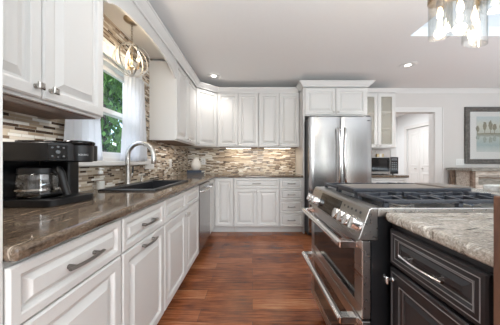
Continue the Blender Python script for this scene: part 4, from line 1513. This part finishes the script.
# ------------------------------------------------------------------ curtains
def curtain(y0, y1, label, seed, flare):
    rnd = random.Random(seed)
    c = empty('curtain', (XL + 0.06, (y0 + y1) / 2, 1.93), 0, label, 'curtain', 'white window curtains')
    nu, nv = 60, 16
    mb = MB()
    grid = []
    ph = rnd.uniform(0, 6)
    for j in range(nv + 1):
        t = j / nv
        z = 1.965 - t * (1.965 - 1.132)
        row = []
        for i in range(nu + 1):
            u = i / nu
            y = y0 + (y1 - y0) * u
            y = y + flare * (t ** 1.5) * (u - 0.5) * 0.12
            a = 0.007 + 0.003 * t
            x = XL + 0.049 + a * math.sin(u * 2 * PI * 5.5 + ph + 0.6 * math.sin(t * 3)) + 0.002 * math.sin(u * 31 + t * 2)
            row.append(mb.bm.verts.new((x, y, z)))
        grid.append(row)
    for j in range(nv):
        for i in range(nu):
            mb.bm.faces.new((grid[j][i], grid[j][i + 1], grid[j + 1][i + 1], grid[j + 1][i]))
    o = mb.build('panel', CURT, c, off=c.location, smooth=True)
    s = o.modifiers.new('thickness', 'SOLIDIFY')
    s.thickness = 0.001
    return c


curtain(1.34, 1.60, 'white sheer curtain on the near side of the sink window, behind the coffee maker', 3, 1)
curtain(1.93, 2.27, 'white sheer curtain on the far side of the sink window, behind the faucet', 5, 1)
c = empty('curtain_rod', (XL + 0.049, 1.88, 1.972), 0, 'thin white rod carrying the two curtains across the window', 'curtain rod')
MB().cyl((0, -0.53, 0), (0, 0.53, 0), 0.006, 0.006, 10).build('rod', TRIM, c, smooth=True)
for y in (-0.5, 0.5):
    MB().box(-0.02, 0.0, y - 0.006, y + 0.006, -0.006, 0.006).build('bracket', TRIM, c)

# ------------------------------------------------------------------ pendant over the sink
pxs, pys = -1.005, 1.785
c = empty('pendant_light', (pxs, pys, 2.304), 0, 'round silver orb pendant with candle bulbs hanging over the sink', 'pendant lamp')
MB().lathe([(0.0, 0.0), (0.062, 0.0), (0.062, -0.008), (0.04, -0.022), (0.012, -0.028), (0.0, -0.028)], (0, 0, 0), 28).build('canopy', BRASS, c, smooth=True)
mb = MB()
z = -0.03
k = 0
while z > -0.195:
    pts = []
    for i in range(12):
        a = 2 * PI * i / 12
        u, w = 0.007 * math.cos(a), 0.013 * math.sin(a)
        pts.append((u, 0, z - 0.013 + w) if k % 2 == 0 else (0, u, z - 0.013 + w))
    mb.tube(pts, 0.0018, 6, closed=True)
    z -= 0.021
    k += 1
mb.build('chain', BRASS, c, smooth=True)
oc = -0.335
ro = 0.138


def band(rx, w, th, rot):
    mb = MB()
    n = 48
    rings = []
    for i in range(n):
        a = 2 * PI * i / n
        u = Vector((math.cos(a), 0, math.sin(a)))
        rings.append([u * rx + Vector((0, -w, 0)), u * rx + Vector((0, w, 0)), u * (rx - th) + Vector((0, w, 0)), u * (rx - th) + Vector((0, -w, 0))])
    rings.append(rings[0])
    mb.loft(rings, cap=False)
    bmesh.ops.remove_doubles(mb.bm, verts=mb.bm.verts, dist=1e-6)
    mb.move(Matrix.Translation((0, 0, oc)) @ rot)
    return mb


for i, (rx, rot) in enumerate(((ro, Matrix.Rotation(R(20), 4, 'Z')), (ro - 0.004, Matrix.Rotation(R(80), 4, 'Z')), (ro - 0.008, Matrix.Rotation(R(140), 4, 'Z')),
                               (ro - 0.012, Matrix.Rotation(R(50), 4, 'Z')))):
    band(rx, 0.0065, 0.003, rot).build('ring', SILVER, c, smooth=True)
mb = MB()
mb.cyl((0, 0, oc + ro), (0, 0, oc - ro + 0.02), 0.005, 0.005, 10)
mb.lathe([(0, 0.0), (0.012, 0.002), (0.016, 0.012), (0.006, 0.025)], (0, 0, oc - 0.07), 14)
mb.build('stem', BRASS, c, smooth=True)
for i in range(3):
    a = 2 * PI * i / 3 + 0.5
    p = Vector((math.cos(a) * 0.048, math.sin(a) * 0.048, oc - 0.055))
    am = MB().tube([(0, 0, oc - 0.06), (p.x * 0.5, p.y * 0.5, oc - 0.075), (p.x, p.y, oc - 0.06)], 0.004, 8)
    am.cyl((p.x, p.y, oc - 0.06), (p.x, p.y, oc - 0.01), 0.007, 0.007, 10)
    am = am.build('candle_arm', BRASS, c, smooth=True)
    MB().lathe([(0.004, 0), (0.011, 0.012), (0.012, 0.025), (0.007, 0.045), (0.001, 0.06)], (p.x, p.y, oc - 0.009), 12).build('bulb', BULB, am, smooth=True)
pl = bpy.data.lights.new('orb_pendant_glow', 'POINT')
pl.energy = 3.0
pl.color = (1.0, 0.82, 0.58)
pl.shadow_soft_size = 0.06
po = bpy.data.objects.new('orb_pendant_glow', pl)
COL.objects.link(po)
po.location = (pxs, pys, 2.304 + oc + 0.01)

# ------------------------------------------------------------------ pendant over the island
c = empty('island_pendant', (1.17, 1.2, ZC - 0.0015), 0, 'cluster of clear glass cylinder shades hanging above the island', 'pendant lamp')
o_ = c.location
MB().lathe([(0.0, 0.0), (0.19, 0.0), (0.19, -0.02), (0.17, -0.03), (0.0, -0.03)], (0, 0, 0), 36).build('canopy', BRASS, c, smooth=True)
for x, y, zb_, zt_, ang in ((1.096, 1.25, 1.852, 2.08, 0.0), (1.068, 1.10, 1.775, 2.01, 0.35), (1.297, 1.25, 1.795, 2.07, 0.3), (1.25, 1.10, 1.90, 2.10, 0.2)):
    rod = MB().cyl((x, y, zt_ + 0.03), (x, y, ZC - 0.032), 0.005, 0.005, 10)
    rod.lathe([(0.0, 0.03), (0.02, 0.028), (0.056, 0.018), (0.058, 0.0), (0.058, -0.022), (0.0, -0.022)], (x, y, zt_), 28)
    rod.cyl((x, y, zt_ - 0.022), (x, y, zt_ - 0.06), 0.017, 0.017, 16)
    cap = rod.build('cap', BRASS, c, off=o_, smooth=True)
    mb = MB()
    n = 32
    rings = []
    for rr, top in ((0.055, 1), (0.055, 0), (0.052, 0), (0.052, 1)):
        rg = []
        for i in range(n):
            a = 2 * PI * i / n
            zz = (zt_ - 0.002) if top else zb_ + 0.055 * ang * (1 + math.cos(a + 0.6 + PI))
            rg.append((x + rr * math.cos(a), y + rr * math.sin(a), zz))
        rings.append(rg)
    mb.loft(rings, cap=False)
    mb.build('shade', SHADEG, cap, off=o_, smooth=True)
    MB().lathe([(0.006, 0.0), (0.010, -0.01), (0.015, -0.035), (0.015, -0.05), (0.009, -0.064), (0.001, -0.068)], (x, y, zt_ - 0.058), 16).build('bulb', BULB, cap, off=o_, smooth=True)
    pl = bpy.data.lights.new('shade_glow', 'POINT')
    pl.energy = 2.0
    pl.color = (1.0, 0.86, 0.66)
    pl.shadow_soft_size = 0.03
    po = bpy.data.objects.new('shade_glow', pl)
    COL.objects.link(po)
    po.location = (x, y, zt_ - 0.16)

# ------------------------------------------------------------------ recessed ceiling lights
cans = [(-0.60, 3.33, 'round recessed ceiling light near the corner uppers'), (2.15, 2.957, 'round recessed ceiling light right of the fridge'),
        (-0.45, 1.5, None), (-0.4, -0.6, None), (2.2, -0.6, None), (4.3, 2.6, None), (4.3, 0.4, None), (0.75, -1.6, None)]
for x, y, lab in cans:
    if lab:
        c = empty('recessed_light', (x, y, ZC), 0, lab, 'ceiling light', 'recessed ceiling lights')
        MB().lathe([(0.078, -0.0005), (0.112, -0.0005), (0.112, -0.004), (0.095, -0.008), (0.078, -0.003)], (0, 0, 0), 32).build('trim_ring', PLATE, c, smooth=True)
        MB().lathe([(0.0, -0.001), (0.0775, -0.001), (0.0775, -0.0025), (0.0, -0.0035)], (0, 0, 0), 32).build('lamp', CANL, c, smooth=True)
    sp = bpy.data.lights.new('can_beam', 'SPOT')
    sp.energy = 18
    sp.spot_size = R(125)
    sp.spot_blend = 0.7
    sp.color = (1.0, 0.965, 0.92)
    sp.shadow_soft_size = 0.06
    so = bpy.data.objects.new('can_beam', sp)
    COL.objects.link(so)
    so.location = (x, y, ZC - 0.02)
